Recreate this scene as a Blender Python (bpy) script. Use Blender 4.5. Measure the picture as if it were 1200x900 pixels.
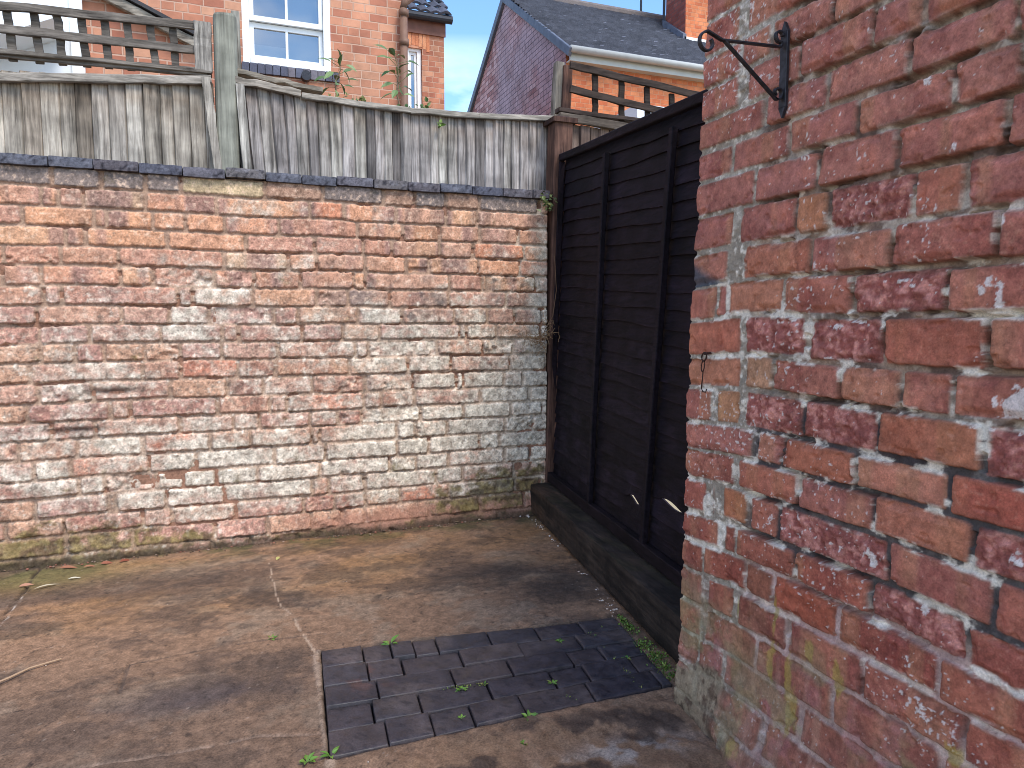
import bpy, math, random
import numpy as np
from mathutils import Vector

for o in list(bpy.data.objects):
    bpy.data.objects.remove(o, do_unlink=True)
S = bpy.context.scene
col = S.collection
RAD = math.radians

# ------------------------------------------------------------------ camera
F_PX, PITCH, YAW, CAM_H = 832.0, RAD(5.15), RAD(20.9), 1.0
cd = bpy.data.cameras.new('camera')
cam = bpy.data.objects.new('camera', cd)
col.objects.link(cam)
cd.sensor_width = 36
cd.lens = 36 * F_PX / 1200
cd.clip_start = 0.05
cd.clip_end = 2000
cam.location = (0, 0, CAM_H)
cam.rotation_euler = (RAD(90) - PITCH, 0, -YAW)
S.camera = cam
S.render.resolution_x, S.render.resolution_y = 1024, 768

# ------------------------------------------------------------------ light
SUN_EL, SUN_AZ = RAD(56), RAD(158)       # azimuth clockwise from +Y (behind the camera, a little to the right)
w = bpy.data.worlds.new('World')
S.world = w
w.use_nodes = True
nt = w.node_tree
nt.nodes.clear()
out = nt.nodes.new('ShaderNodeOutputWorld')
bg = nt.nodes.new('ShaderNodeBackground')
bg.inputs['Strength'].default_value = 0.15
sky = nt.nodes.new('ShaderNodeTexSky')
sky.sky_type = 'NISHITA'
sky.sun_disc = False
sky.sun_elevation = SUN_EL
sky.sun_rotation = SUN_AZ
sky.air_density = 1.25
sky.dust_density = 0.2
sky.ozone_density = 3.0
tc = nt.nodes.new('ShaderNodeTexCoord')
mp = nt.nodes.new('ShaderNodeMapping')
mp.inputs['Scale'].default_value = (1, 1, 2.6)
mp.inputs['Location'].default_value = (0.55, 0.2, 0.35)
nz = nt.nodes.new('ShaderNodeTexNoise')
nz.inputs['Scale'].default_value = 2.6
nz.inputs['Detail'].default_value = 7
nz.inputs['Roughness'].default_value = 0.55
rp = nt.nodes.new('ShaderNodeValToRGB')
rp.color_ramp.elements[0].position = 0.46
rp.color_ramp.elements[1].position = 0.66
mx = nt.nodes.new('ShaderNodeMix')
mx.data_type = 'RGBA'
mx.inputs[7].default_value = (9.0, 9.3, 9.8, 1)      # sunlit cloud
L = nt.links.new
L(tc.outputs['Generated'], mp.inputs['Vector'])
L(mp.outputs[0], nz.inputs['Vector'])
L(nz.outputs[0], rp.inputs[0])
sz = nt.nodes.new('ShaderNodeSeparateXYZ'); cm = nt.nodes.new('ShaderNodeMapRange'); cmul = nt.nodes.new('ShaderNodeMath'); cmul.operation = 'MULTIPLY'
cm.inputs[1].default_value = 0.36; cm.inputs[2].default_value = 0.25; cm.inputs[3].default_value = .0; cm.inputs[4].default_value = 1      # cloud bank low over the roofs
cy_ = nt.nodes.new('ShaderNodeMapRange'); cy_.inputs[1].default_value = -.1; cy_.inputs[2].default_value = .15; cy_.inputs[3].default_value = 1; cy_.inputs[4].default_value = 0      # unseen cloud added behind the camera for the panes to reflect
cmx = nt.nodes.new('ShaderNodeMath'); cmx.operation = 'MAXIMUM'
L(tc.outputs['Generated'], sz.inputs[0]); L(sz.outputs[2], cm.inputs[0]); L(sz.outputs[1], cy_.inputs[0]); L(cm.outputs[0], cmx.inputs[0]); L(cy_.outputs[0], cmx.inputs[1])
L(rp.outputs[0], cmul.inputs[0]); L(cmx.outputs[0], cmul.inputs[1])
L(cmul.outputs[0], mx.inputs[0])
tn = nt.nodes.new('ShaderNodeVectorMath'); tn.operation = 'MULTIPLY'; tn.inputs[1].default_value = (.74, .90, 1.06)      # tint that turns the sky bluer
L(sky.outputs[0], tn.inputs[0]); L(tn.outputs[0], mx.inputs[6])
L(mx.outputs[2], bg.inputs['Color'])
L(bg.outputs[0], out.inputs['Surface'])

sl = bpy.data.lights.new('sun', 'SUN')
sl.energy = 1.9
sl.angle = RAD(20)
sl.color = (1.0, 0.95, 0.87)
so = bpy.data.objects.new('sun', sl)
col.objects.link(so)
sd = Vector((math.sin(SUN_AZ) * math.cos(SUN_EL), math.cos(SUN_AZ) * math.cos(SUN_EL), math.sin(SUN_EL)))
so.rotation_euler = sd.to_track_quat('Z', 'Y').to_euler()

S.view_settings.view_transform = 'Standard'
S.view_settings.look = 'None'
S.view_settings.gamma = 1
S.view_settings.use_curve_mapping = False
S.view_settings.exposure = 0.95
S.cycles.pixel_filter_type = 'BLACKMAN_HARRIS'
S.cycles.filter_width = 0.95

# ------------------------------------------------------------------ surveying: turns a measured direction into a point on a plane
_F = np.array([math.sin(YAW) * math.cos(PITCH), math.cos(YAW) * math.cos(PITCH), -math.sin(PITCH)])
_R = np.array([math.cos(YAW), -math.sin(YAW), 0.0])
_U = np.cross(_R, _F)
_C = np.array([0, 0, CAM_H])
def ray(x, y): return _F + _R * (x - 600) / F_PX + _U * (450 - y) / F_PX
def onx(x, y, X): d = ray(x, y); return _C + d * (X / d[0])
def ony(x, y, Y): d = ray(x, y); return _C + d * (Y / d[1])
def onz(x, y, z=0.0): d = ray(x, y); return _C + d * ((z - CAM_H) / d[2])
def onpl(x, y, P, n): d = ray(x, y); return _C + d * (((np.array(P) - _C) @ n) / (d @ n))

# ------------------------------------------------------------------ small numeric helpers
def lin(*c):
    c = np.array(c, float) / 255.0
    return np.where(c <= 0.04045, c / 12.92, ((c + 0.055) / 1.055) ** 2.4)
def lin4(*c): return tuple(lin(*c)) + (1.0,)
_T = np.random.default_rng(7).random((16, 256, 256))
def vn(x, y, seed=0):
    T = _T[seed % 16]
    ox = (seed * 37.37) % 251; oy = (seed * 91.71) % 241
    x = np.asarray(x, float) + ox; y = np.asarray(y, float) + oy
    xi = np.floor(x).astype(int); yi = np.floor(y).astype(int)
    fx = x - xi; fy = y - yi
    fx = fx * fx * (3 - 2 * fx); fy = fy * fy * (3 - 2 * fy)
    a = T[xi & 255, yi & 255]; b = T[(xi + 1) & 255, yi & 255]
    c = T[xi & 255, (yi + 1) & 255]; d = T[(xi + 1) & 255, (yi + 1) & 255]
    return (a + (b - a) * fx) * (1 - fy) + (c + (d - c) * fx) * fy
def fbm(x, y, seed=0, oc=4, g=0.5):
    v = 0; a = 1; t = 0
    for i in range(oc):
        v = v + a * vn(x * 2 ** i, y * 2 ** i, seed + i * 3); t += a; a *= g
    return v / t
def sst(a, b, x):
    t = np.clip((x - a) / (b - a), 0, 1)
    return t * t * (3 - 2 * t)
def mixc(A, B, m): return A + (B - A) * np.asarray(m)[..., None]
def desat(Cq, k, g):
    l_ = (Cq * np.array([.2126, .7152, .0722])).sum(-1, keepdims=True)
    return (l_ + (Cq - l_) * k) * g
def blob(x, y, cx, cy, rx, ry): return np.exp(-(((x - cx) / rx) ** 2 + ((y - cy) / ry) ** 2))

# ------------------------------------------------------------------ objects
def tag(o, label=None, cat=None, group=None, kind=None):
    if label: o['label'] = label
    if cat: o['category'] = cat
    if group: o['group'] = group
    if kind: o['kind'] = kind
    return o
def thing(name, loc, label, cat, group=None):
    o = bpy.data.objects.new(name, None)
    o.empty_display_size = 0.05
    o.location = loc
    col.objects.link(o)
    return tag(o, label, cat, group)
class MB:
    """collects geometry with a colour per vertex; build() makes ONE mesh object"""
    def __init__(s): s.v = []; s.f = []; s.c = []; s.smooth = False
    def add(s, verts, faces, c=(1, 1, 1)):
        b = len(s.v)
        s.v += [tuple(p) for p in verts]
        c = np.asarray(c, float)
        s.c += [tuple(c)] * len(verts) if c.ndim == 1 else [tuple(q) for q in c]
        s.f += [tuple(i + b for i in f) for f in faces]
    def hexa(s, P, c=(1, 1, 1)):        # 8 corners: bottom 4 counter-clockwise, top 4
        s.add(P, [(3, 2, 1, 0), (4, 5, 6, 7), (0, 1, 5, 4), (1, 2, 6, 5), (2, 3, 7, 6), (3, 0, 4, 7)], c)
    def box(s, lo, hi, c=(1, 1, 1)):
        x0, y0, z0 = lo; x1, y1, z1 = hi
        s.hexa([(x0, y0, z0), (x1, y0, z0), (x1, y1, z0), (x0, y1, z0), (x0, y0, z1), (x1, y0, z1), (x1, y1, z1), (x0, y1, z1)], c)
    def beam(s, p, q, wd, th, up=(0, 0, 1), n=1, amp=0.0, seed=0, c=(1, 1, 1), chamfer=0.12):
        """chamfered bar from p to q; wd along 'up', th sideways; n segments jittered by amp"""
        p = np.array(p, float); q = np.array(q, float)
        d = q - p; d /= np.linalg.norm(d)
        up = np.array(up, float); u = up - d * (up @ d); u /= np.linalg.norm(u)
        r = np.cross(d, u)
        k = chamfer
        prof = [(-.5, -.5 + k), (-.5 + k, -.5), (.5 - k, -.5), (.5, -.5 + k), (.5, .5 - k), (.5 - k, .5), (-.5 + k, .5), (-.5, .5 - k)]
        m = min(wd, th)
        rg = np.random.default_rng(seed)
        V = []
        for i in range(n + 1):
            cen = p + (q - p) * i / n
            j = rg.normal(0, amp, 2) if amp else (0, 0)
            for a, b in prof:
                a2 = math.copysign(th / 2 - (m * k if abs(a) < .5 else 0), a)
                b2 = math.copysign(wd / 2 - (m * k if abs(b) < .5 else 0), b)
                e = rg.normal(0, amp * .5, 2) if amp else (0, 0)
                V.append(cen + r * (a2 + j[0] + e[0]) + u * (b2 + j[1] + e[1]))
        Fc = []
        for i in range(n):
            for k2 in range(8):
                a = i * 8 + k2; b = i * 8 + (k2 + 1) % 8
                Fc.append((a, b, b + 8, a + 8))
        Fc.append(tuple(range(7, -1, -1))); Fc.append(tuple(n * 8 + i for i in range(8)))
        s.add(V, Fc, c)
    def tube(s, pts, rad, sides=8, c=(1, 1, 1)):
        pts = [np.array(p, float) for p in pts]
        rad = [rad] * len(pts) if np.isscalar(rad) else rad
        V = []; Fc = []
        ref = np.array([0.13, 0.31, 0.94])
        for i, p in enumerate(pts):
            d = pts[min(i + 1, len(pts) - 1)] - pts[max(i - 1, 0)]
            d /= (np.linalg.norm(d) + 1e-9)
            a = np.cross(d, ref); a /= (np.linalg.norm(a) + 1e-9)
            b = np.cross(d, a)
            for k in range(sides):
                t = 2 * math.pi * k / sides
                V.append(p + rad[i] * (math.cos(t) * a + math.sin(t) * b))
        for i in range(len(pts) - 1):
            for k in range(sides):
                a = i * sides + k; b = i * sides + (k + 1) % sides
                Fc.append((a, b, b + sides, a + sides))
        Fc.append(tuple(range(sides - 1, -1, -1))); Fc.append(tuple((len(pts) - 1) * sides + k for k in range(sides)))
        s.add(V, Fc, c)
    def leaf(s, p, d, nrm, ln, wd, c=(1, 1, 1), curl=0.15):
        p = np.array(p, float); d = np.array(d, float); d /= np.linalg.norm(d)
        n = np.array(nrm, float); n = n - d * (n @ d); n /= (np.linalg.norm(n) + 1e-9)
        r = np.cross(d, n)
        prof = [(0, .06), (.25, .8), (.5, 1), (.75, .65), (1, .03)]
        V = []
        for t, w_ in prof:
            cen = p + d * ln * t - n * curl * ln * t * t
            V += [cen - r * wd / 2 * w_ + n * wd * .18 * w_, cen, cen + r * wd / 2 * w_ + n * wd * .18 * w_]
        Fc = []
        for i in range(4):
            a = i * 3
            Fc += [(a, a + 1, a + 4, a + 3), (a + 1, a + 2, a + 5, a + 4)]
        s.add(V, Fc, c)
    def grid(s, P, C, closed=False):
        n, m = P.shape[:2]
        idx = np.arange(n * m).reshape(n, m)
        Fc = np.stack([idx[:-1, :-1], idx[1:, :-1], idx[1:, 1:], idx[:-1, 1:]], -1).reshape(-1, 4)
        s.add(P.reshape(-1, 3), Fc.tolist(), C.reshape(-1, 3) if np.ndim(C) > 1 else C)
    def rough_block(s, lo, hi, res, amp, rnd, seed=0, c=(1, 1, 1), fn=None):
        """box with rounded, noise-worn faces; c may be a function of positions"""
        lo = np.array(lo, float); hi = np.array(hi, float)
        sz = hi - lo
        N = np.maximum(2, np.ceil(sz / res).astype(int))
        for ax in range(3):
            a, b = [i for i in range(3) if i != ax]
            for sd_ in (0, 1):
                ga, gb = np.meshgrid(np.linspace(0, sz[a], N[a] + 1), np.linspace(0, sz[b], N[b] + 1), indexing='ij')
                P = np.zeros(ga.shape + (3,))
                P[..., a] = ga; P[..., b] = gb; P[..., ax] = sz[ax] * sd_
                q = P - sz / 2
                core = np.clip(q, -(sz / 2 - rnd), sz / 2 - rnd)
                dd = q - core
                ln_ = np.linalg.norm(dd, axis=-1, keepdims=True)
                dirn = dd / np.maximum(ln_, 1e-9)
                q = core + dirn * rnd
                W = q + sz / 2 + lo
                h = (fbm(W[..., 0] * 40 + W[..., 2] * 17, W[..., 1] * 40 + W[..., 2] * 31, seed, 4) - .5) * 2 * amp
                W = W + dirn * h[..., None]
                if fn is not None: W = fn(W)
                cc = c(W) if callable(c) else c
                n, m = ga.shape
                idx = np.arange(n * m).reshape(n, m)
                Fq = np.stack([idx[:-1, :-1], idx[1:, :-1], idx[1:, 1:], idx[:-1, 1:]], -1).reshape(-1, 4)
                flip = (sd_ == 0) ^ (ax == 1)
                if flip: Fq = Fq[:, ::-1]
                s.add(W.reshape(-1, 3), Fq.tolist(), np.asarray(cc).reshape(-1, 3) if np.ndim(cc) > 1 else cc)
    def build(s, name, mat, parent=None, origin=None, smooth=None):
        org = np.array(origin if origin is not None else (parent_loc(parent) if parent else (0, 0, 0)), float)
        me = bpy.data.meshes.new(name)
        V = np.array(s.v, float) - org
        me.from_pydata(V.tolist(), [], s.f)
        at = me.attributes.new('Col', 'FLOAT_COLOR', 'POINT')
        C = np.concatenate([np.array(s.c, float), np.ones((len(s.c), 1))], 1).astype(np.float32)
        at.data.foreach_set('color', C.ravel())
        if s.smooth if smooth is None else smooth:
            me.polygons.foreach_set('use_smooth', [True] * len(me.polygons))
        me.update()
        o = bpy.data.objects.new(name, me)
        me.materials.append(mat)
        col.objects.link(o)
        if parent: o.parent = parent
        if parent is None: o.location = org
        else: o.location = org - np.array(parent_loc(parent))
        return o
def parent_loc(p):
    v = np.array(p.location, float)
    while p.parent: p = p.parent; v = v + np.array(p.location, float)
    return v
def sheet(name, P, C, mat, extra=None, origin=(0, 0, 0), flip=False):
    """big height-field sheet, fast path; extra = (verts, faces, colour) appended"""
    n, m = P.shape[:2]
    idx = np.arange(n * m).reshape(n, m)
    Fq = np.stack([idx[:-1, :-1], idx[1:, :-1], idx[1:, 1:], idx[:-1, 1:]], -1).reshape(-1, 4)
    if flip: Fq = Fq[:, ::-1]
    V = P.reshape(-1, 3); C = C.reshape(-1, 3)
    if extra is not None:
        ev, ef, ec = extra
        Fq = np.concatenate([Fq, np.array(ef) + len(V)])
        V = np.concatenate([V, np.array(ev, float)])
        C = np.concatenate([C, np.tile(np.array(ec, float), (len(ev), 1))])
    V = V - np.array(origin)
    me = bpy.data.meshes.new(name)
    me.vertices.add(len(V)); me.vertices.foreach_set('co', V.astype(np.float32).ravel())
    me.loops.add(len(Fq) * 4); me.loops.foreach_set('vertex_index', Fq.astype(np.int32).ravel())
    me.polygons.add(len(Fq))
    me.polygons.foreach_set('loop_start', (np.arange(len(Fq)) * 4).astype(np.int32))
    me.polygons.foreach_set('loop_total', np.full(len(Fq), 4, np.int32))
    sm = np.ones(len(Fq), bool)
    if extra is not None: sm[-len(extra[1]):] = False
    me.polygons.foreach_set('use_smooth', sm)
    at = me.attributes.new('Col', 'FLOAT_COLOR', 'POINT')
    at.data.foreach_set('color', np.concatenate([np.clip(C, 0, 1), np.ones((len(C), 1))], 1).astype(np.float32).ravel())
    me.update(calc_edges=True); me.validate()
    o = bpy.data.objects.new(name, me)
    me.materials.append(mat)
    o.location = origin
    col.objects.link(o)
    return o

# ------------------------------------------------------------------ materials
def newmat(name):
    m = bpy.data.materials.new(name); m.use_nodes = True
    t = m.node_tree; b = t.nodes['Principled BSDF']
    return m, t, b
def N(t, k, **kw):
    n = t.nodes.new(k)
    for a, v in kw.items(): setattr(n, a, v)
    return n
def masonry(name, rough=0.92, fine=260, var=0.30, bump=0.25, dist=0.002, spec=0.25, rvar=0.0):
    """vertex colour with fine grit: two scales of noise vary the tone and the relief"""
    m, t, b = newmat(name)
    a = N(t, 'ShaderNodeAttribute', attribute_name='Col')
    c = N(t, 'ShaderNodeTexCoord')
    n1 = N(t, 'ShaderNodeTexNoise'); n1.inputs['Scale'].default_value = fine; n1.inputs['Detail'].default_value = 5; n1.inputs['Roughness'].default_value = .7
    n2 = N(t, 'ShaderNodeTexNoise'); n2.inputs['Scale'].default_value = fine / 7; n2.inputs['Detail'].default_value = 6; n2.inputs['Roughness'].default_value = .65
    mr = N(t, 'ShaderNodeMapRange'); mr.inputs[1].default_value = .37; mr.inputs[2].default_value = .63; mr.inputs[3].default_value = 1 - var; mr.inputs[4].default_value = 1 + var
    ad = N(t, 'ShaderNodeMath', operation='MULTIPLY_ADD'); ad.inputs[1].default_value = .6
    ml = N(t, 'ShaderNodeMath', operation='MULTIPLY'); ml.inputs[1].default_value = .4
    L = t.links.new
    L(c.outputs['Object'], n1.inputs['Vector']); L(c.outputs['Object'], n2.inputs['Vector'])
    L(n1.outputs[0], ad.inputs[0]); L(n2.outputs[0], ml.inputs[0]); L(ml.outputs[0], ad.inputs[2])
    L(ad.outputs[0], mr.inputs[0])
    vm = N(t, 'ShaderNodeVectorMath', operation='SCALE')
    L(a.outputs['Color'], vm.inputs[0]); L(mr.outputs[0], vm.inputs['Scale'])
    L(vm.outputs[0], b.inputs['Base Color'])
    bp = N(t, 'ShaderNodeBump'); bp.inputs['Strength'].default_value = bump; bp.inputs['Distance'].default_value = dist
    L(ad.outputs[0], bp.inputs['Height']); L(bp.outputs[0], b.inputs['Normal'])
    if rvar:
        m2 = N(t, 'ShaderNodeMapRange'); m2.inputs[1].default_value = .35; m2.inputs[2].default_value = .65; m2.inputs[3].default_value = rough - rvar; m2.inputs[4].default_value = rough + rvar
        L(n2.outputs[0], m2.inputs[0]); L(m2.outputs[0], b.inputs['Roughness'])
    else: b.inputs['Roughness'].default_value = rough
    b.inputs['Specular IOR Level'].default_value = spec
    return m
def wood(name, dark, light, scale, rough=0.85, bump=0.3, spec=0.2, blot=0.35, streak=0.0):
    """grain stretched along the axis with the smallest scale; vertex colour tints each board"""
    m, t, b = newmat(name)
    L = t.links.new
    a = N(t, 'ShaderNodeAttribute', attribute_name='Col')
    c = N(t, 'ShaderNodeTexCoord')
    mp = N(t, 'ShaderNodeMapping'); mp.inputs['Scale'].default_value = scale
    L(c.outputs['Object'], mp.inputs['Vector'])
    n1 = N(t, 'ShaderNodeTexNoise'); n1.inputs['Scale'].default_value = 1; n1.inputs['Detail'].default_value = 6; n1.inputs['Roughness'].default_value = .7; n1.inputs['Distortion'].default_value = .6
    L(mp.outputs[0], n1.inputs['Vector'])
    n2 = N(t, 'ShaderNodeTexNoise'); n2.inputs['Scale'].default_value = 9; n2.inputs['Detail'].default_value = 4
    L(c.outputs['Object'], n2.inputs['Vector'])
    rp = N(t, 'ShaderNodeValToRGB')
    rp.color_ramp.elements[0].position = .33; rp.color_ramp.elements[0].color = tuple(dark) + (1,)
    rp.color_ramp.elements[1].position = .64; rp.color_ramp.elements[1].color = tuple(light) + (1,)
    L(n1.outputs[0], rp.inputs[0])
    mr = N(t, 'ShaderNodeMapRange'); mr.inputs[1].default_value = .3; mr.inputs[2].default_value = .7; mr.inputs[3].default_value = 1 - blot; mr.inputs[4].default_value = 1 + blot
    L(n2.outputs[0], mr.inputs[0])
    v1 = N(t, 'ShaderNodeVectorMath', operation='MULTIPLY'); L(rp.outputs[0], v1.inputs[0]); L(a.outputs['Color'], v1.inputs[1])
    v2 = N(t, 'ShaderNodeVectorMath', operation='SCALE'); L(v1.outputs[0], v2.inputs[0]); L(mr.outputs[0], v2.inputs['Scale'])
    fin = v2.outputs[0]
    if streak:                                                   # dark weather streaks along the grain
        m3 = N(t, 'ShaderNodeMapping'); m3.inputs['Scale'].default_value = tuple(q * .42 for q in scale); m3.inputs['Location'].default_value = (3.1, 1.7, 5.3)
        L(c.outputs['Object'], m3.inputs['Vector'])
        n3 = N(t, 'ShaderNodeTexNoise'); n3.inputs['Scale'].default_value = 1; n3.inputs['Detail'].default_value = 5; n3.inputs['Roughness'].default_value = .6
        L(m3.outputs[0], n3.inputs['Vector'])
        r3 = N(t, 'ShaderNodeMapRange'); r3.inputs[1].default_value = .50; r3.inputs[2].default_value = .66; r3.inputs[3].default_value = 1; r3.inputs[4].default_value = 1 - streak
        L(n3.outputs[0], r3.inputs[0])
        v3 = N(t, 'ShaderNodeVectorMath', operation='SCALE'); L(fin, v3.inputs[0]); L(r3.outputs[0], v3.inputs['Scale']); fin = v3.outputs[0]
    L(fin, b.inputs['Base Color'])
    bp = N(t, 'ShaderNodeBump'); bp.inputs['Strength'].default_value = bump; bp.inputs['Distance'].default_value = .004
    L(n1.outputs[0], bp.inputs['Height']); L(bp.outputs[0], b.inputs['Normal'])
    b.inputs['Roughness'].default_value = rough; b.inputs['Specular IOR Level'].default_value = spec
    return m
def plain(name, c, rough=0.5, spec=0.4, metal=0.0, nv=0.12, ns=30):
    m, t, b = newmat(name); L = t.links.new
    tcn = N(t, 'ShaderNodeTexCoord')
    n = N(t, 'ShaderNodeTexNoise'); n.inputs['Scale'].default_value = ns; n.inputs['Detail'].default_value = 5
    L(tcn.outputs['Object'], n.inputs['Vector'])
    mr = N(t, 'ShaderNodeMapRange'); mr.inputs[1].default_value = .3; mr.inputs[2].default_value = .7; mr.inputs[3].default_value = 1 - nv; mr.inputs[4].default_value = 1 + nv
    L(n.outputs[0], mr.inputs[0])
    v = N(t, 'ShaderNodeVectorMath', operation='SCALE'); v.inputs[0].default_value = tuple(c)
    L(mr.outputs[0], v.inputs['Scale']); L(v.outputs[0], b.inputs['Base Color'])
    b.inputs['Roughness'].default_value = rough; b.inputs['Specular IOR Level'].default_value = spec; b.inputs['Metallic'].default_value = metal
    return m
def vcol(name, rough=0.6, spec=0.3, trans=0.0):
    m, t, b = newmat(name)
    a = N(t, 'ShaderNodeAttribute', attribute_name='Col')
    t.links.new(a.outputs['Color'], b.inputs['Base Color'])
    b.inputs['Roughness'].default_value = rough; b.inputs['Specular IOR Level'].default_value = spec
    return m
def housebrick(name, axis, c1, c2, c3, mortar, blue=None, bw=.235, rh=.077):
    m, t, b = newmat(name); L = t.links.new
    c = N(t, 'ShaderNodeTexCoord'); sx = N(t, 'ShaderNodeSeparateXYZ'); cx = N(t, 'ShaderNodeCombineXYZ')
    L(c.outputs['Object'], sx.inputs[0]); L(sx.outputs[axis], cx.inputs[0]); L(sx.outputs[2], cx.inputs[1])
    nw = N(t, 'ShaderNodeTexNoise'); nw.inputs['Scale'].default_value = 6
    L(c.outputs['Object'], nw.inputs['Vector'])
    wv = N(t, 'ShaderNodeVectorMath', operation='MULTIPLY_ADD'); wv.inputs[1].default_value = (.012, .012, 0)
    L(nw.outputs['Color'], wv.inputs[0]); L(cx.outputs[0], wv.inputs[2])
    br = N(t, 'ShaderNodeTexBrick')
    br.inputs['Color1'].default_value = (0, 0, 0, 1); br.inputs['Color2'].default_value = (1, 1, 1, 1); br.inputs['Mortar'].default_value = (.5, .5, .5, 1)
    br.inputs['Scale'].default_value = 1; br.inputs['Mortar Size'].default_value = .006; br.inputs['Mortar Smooth'].default_value = .3
    br.inputs['Brick Width'].default_value = bw; br.inputs['Row Height'].default_value = rh
    br.offset_frequency = 2; br.squash = .62; br.squash_frequency = 3
    L(wv.outputs[0], br.inputs['Vector'])
    rp = N(t, 'ShaderNodeValToRGB')
    e = rp.color_ramp.elements
    e[0].position = 0; e[0].color = tuple(c1) + (1,)
    e[1].position = 1; e[1].color = tuple(c3) + (1,)
    k = e.new(.5); k.color = tuple(c2) + (1,)
    L(br.outputs['Color'], rp.inputs[0])
    n2 = N(t, 'ShaderNodeTexNoise'); n2.inputs['Scale'].default_value = 2.2; n2.inputs['Detail'].default_value = 8; n2.inputs['Roughness'].default_value = .7
    L(c.outputs['Object'], n2.inputs['Vector'])
    mr = N(t, 'ShaderNodeMapRange'); mr.inputs[1].default_value = .3; mr.inputs[2].default_value = .7; mr.inputs[3].default_value = .62; mr.inputs[4].default_value = 1.25
    L(n2.outputs[0], mr.inputs[0])
    base = rp.outputs[0]
    if blue is not None:                      # bands of blue-purple sky sheen put into the brick colour
        n3 = N(t, 'ShaderNodeTexNoise'); n3.inputs['Scale'].default_value = .55; n3.inputs['Detail'].default_value = 5
        L(c.outputs['Object'], n3.inputs['Vector'])
        r3 = N(t, 'ShaderNodeMapRange'); r3.inputs[1].default_value = .40; r3.inputs[2].default_value = .56
        L(n3.outputs[0], r3.inputs[0])
        mb = N(t, 'ShaderNodeMix', data_type='RGBA'); mb.inputs[7].default_value = tuple(blue) + (1,)
        L(r3.outputs[0], mb.inputs[0]); L(base, mb.inputs[6]); base = mb.outputs[2]
    v = N(t, 'ShaderNodeVectorMath', operation='SCALE'); L(base, v.inputs[0]); L(mr.outputs[0], v.inputs['Scale'])
    mm = N(t, 'ShaderNodeMix', data_type='RGBA'); mm.inputs[7].default_value = tuple(mortar) + (1,)
    L(br.outputs['Fac'], mm.inputs[0]); L(v.outputs[0], mm.inputs[6]); L(mm.outputs[2], b.inputs['Base Color'])
    bp = N(t, 'ShaderNodeBump', invert=True); bp.inputs['Strength'].default_value = .7; bp.inputs['Distance'].default_value = .012
    L(br.outputs['Fac'], bp.inputs['Height']); L(bp.outputs[0], b.inputs['Normal'])
    b.inputs['Roughness'].default_value = .8; b.inputs['Specular IOR Level'].default_value = .3
    return m
def glassmat():
    m, t, b = newmat('window_glass'); L = t.links.new
    t.nodes.remove(b)
    tr = N(t, 'ShaderNodeBsdfTransparent'); tr.inputs[0].default_value = (.72, .76, .78, 1)
    gl = N(t, 'ShaderNodeBsdfGlossy'); gl.inputs['Roughness'].default_value = .03
    lw = N(t, 'ShaderNodeLayerWeight'); lw.inputs[0].default_value = .35
    mr = N(t, 'ShaderNodeMapRange'); mr.inputs[3].default_value = .30; mr.inputs[4].default_value = .9
    L(lw.outputs['Fresnel'], mr.inputs[0])
    tcn = N(t, 'ShaderNodeTexCoord'); n = N(t, 'ShaderNodeTexNoise'); n.inputs['Scale'].default_value = 3
    bp = N(t, 'ShaderNodeBump'); bp.inputs['Strength'].default_value = .05
    L(tcn.outputs['Object'], n.inputs['Vector']); L(n.outputs[0], bp.inputs['Height']); L(bp.outputs[0], gl.inputs['Normal'])
    mx = N(t, 'ShaderNodeMixShader'); L(mr.outputs[0], mx.inputs[0]); L(tr.outputs[0], mx.inputs[1]); L(gl.outputs[0], mx.inputs[2])
    L(mx.outputs[0], t.nodes['Material Output'].inputs['Surface'])
    return m
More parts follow.
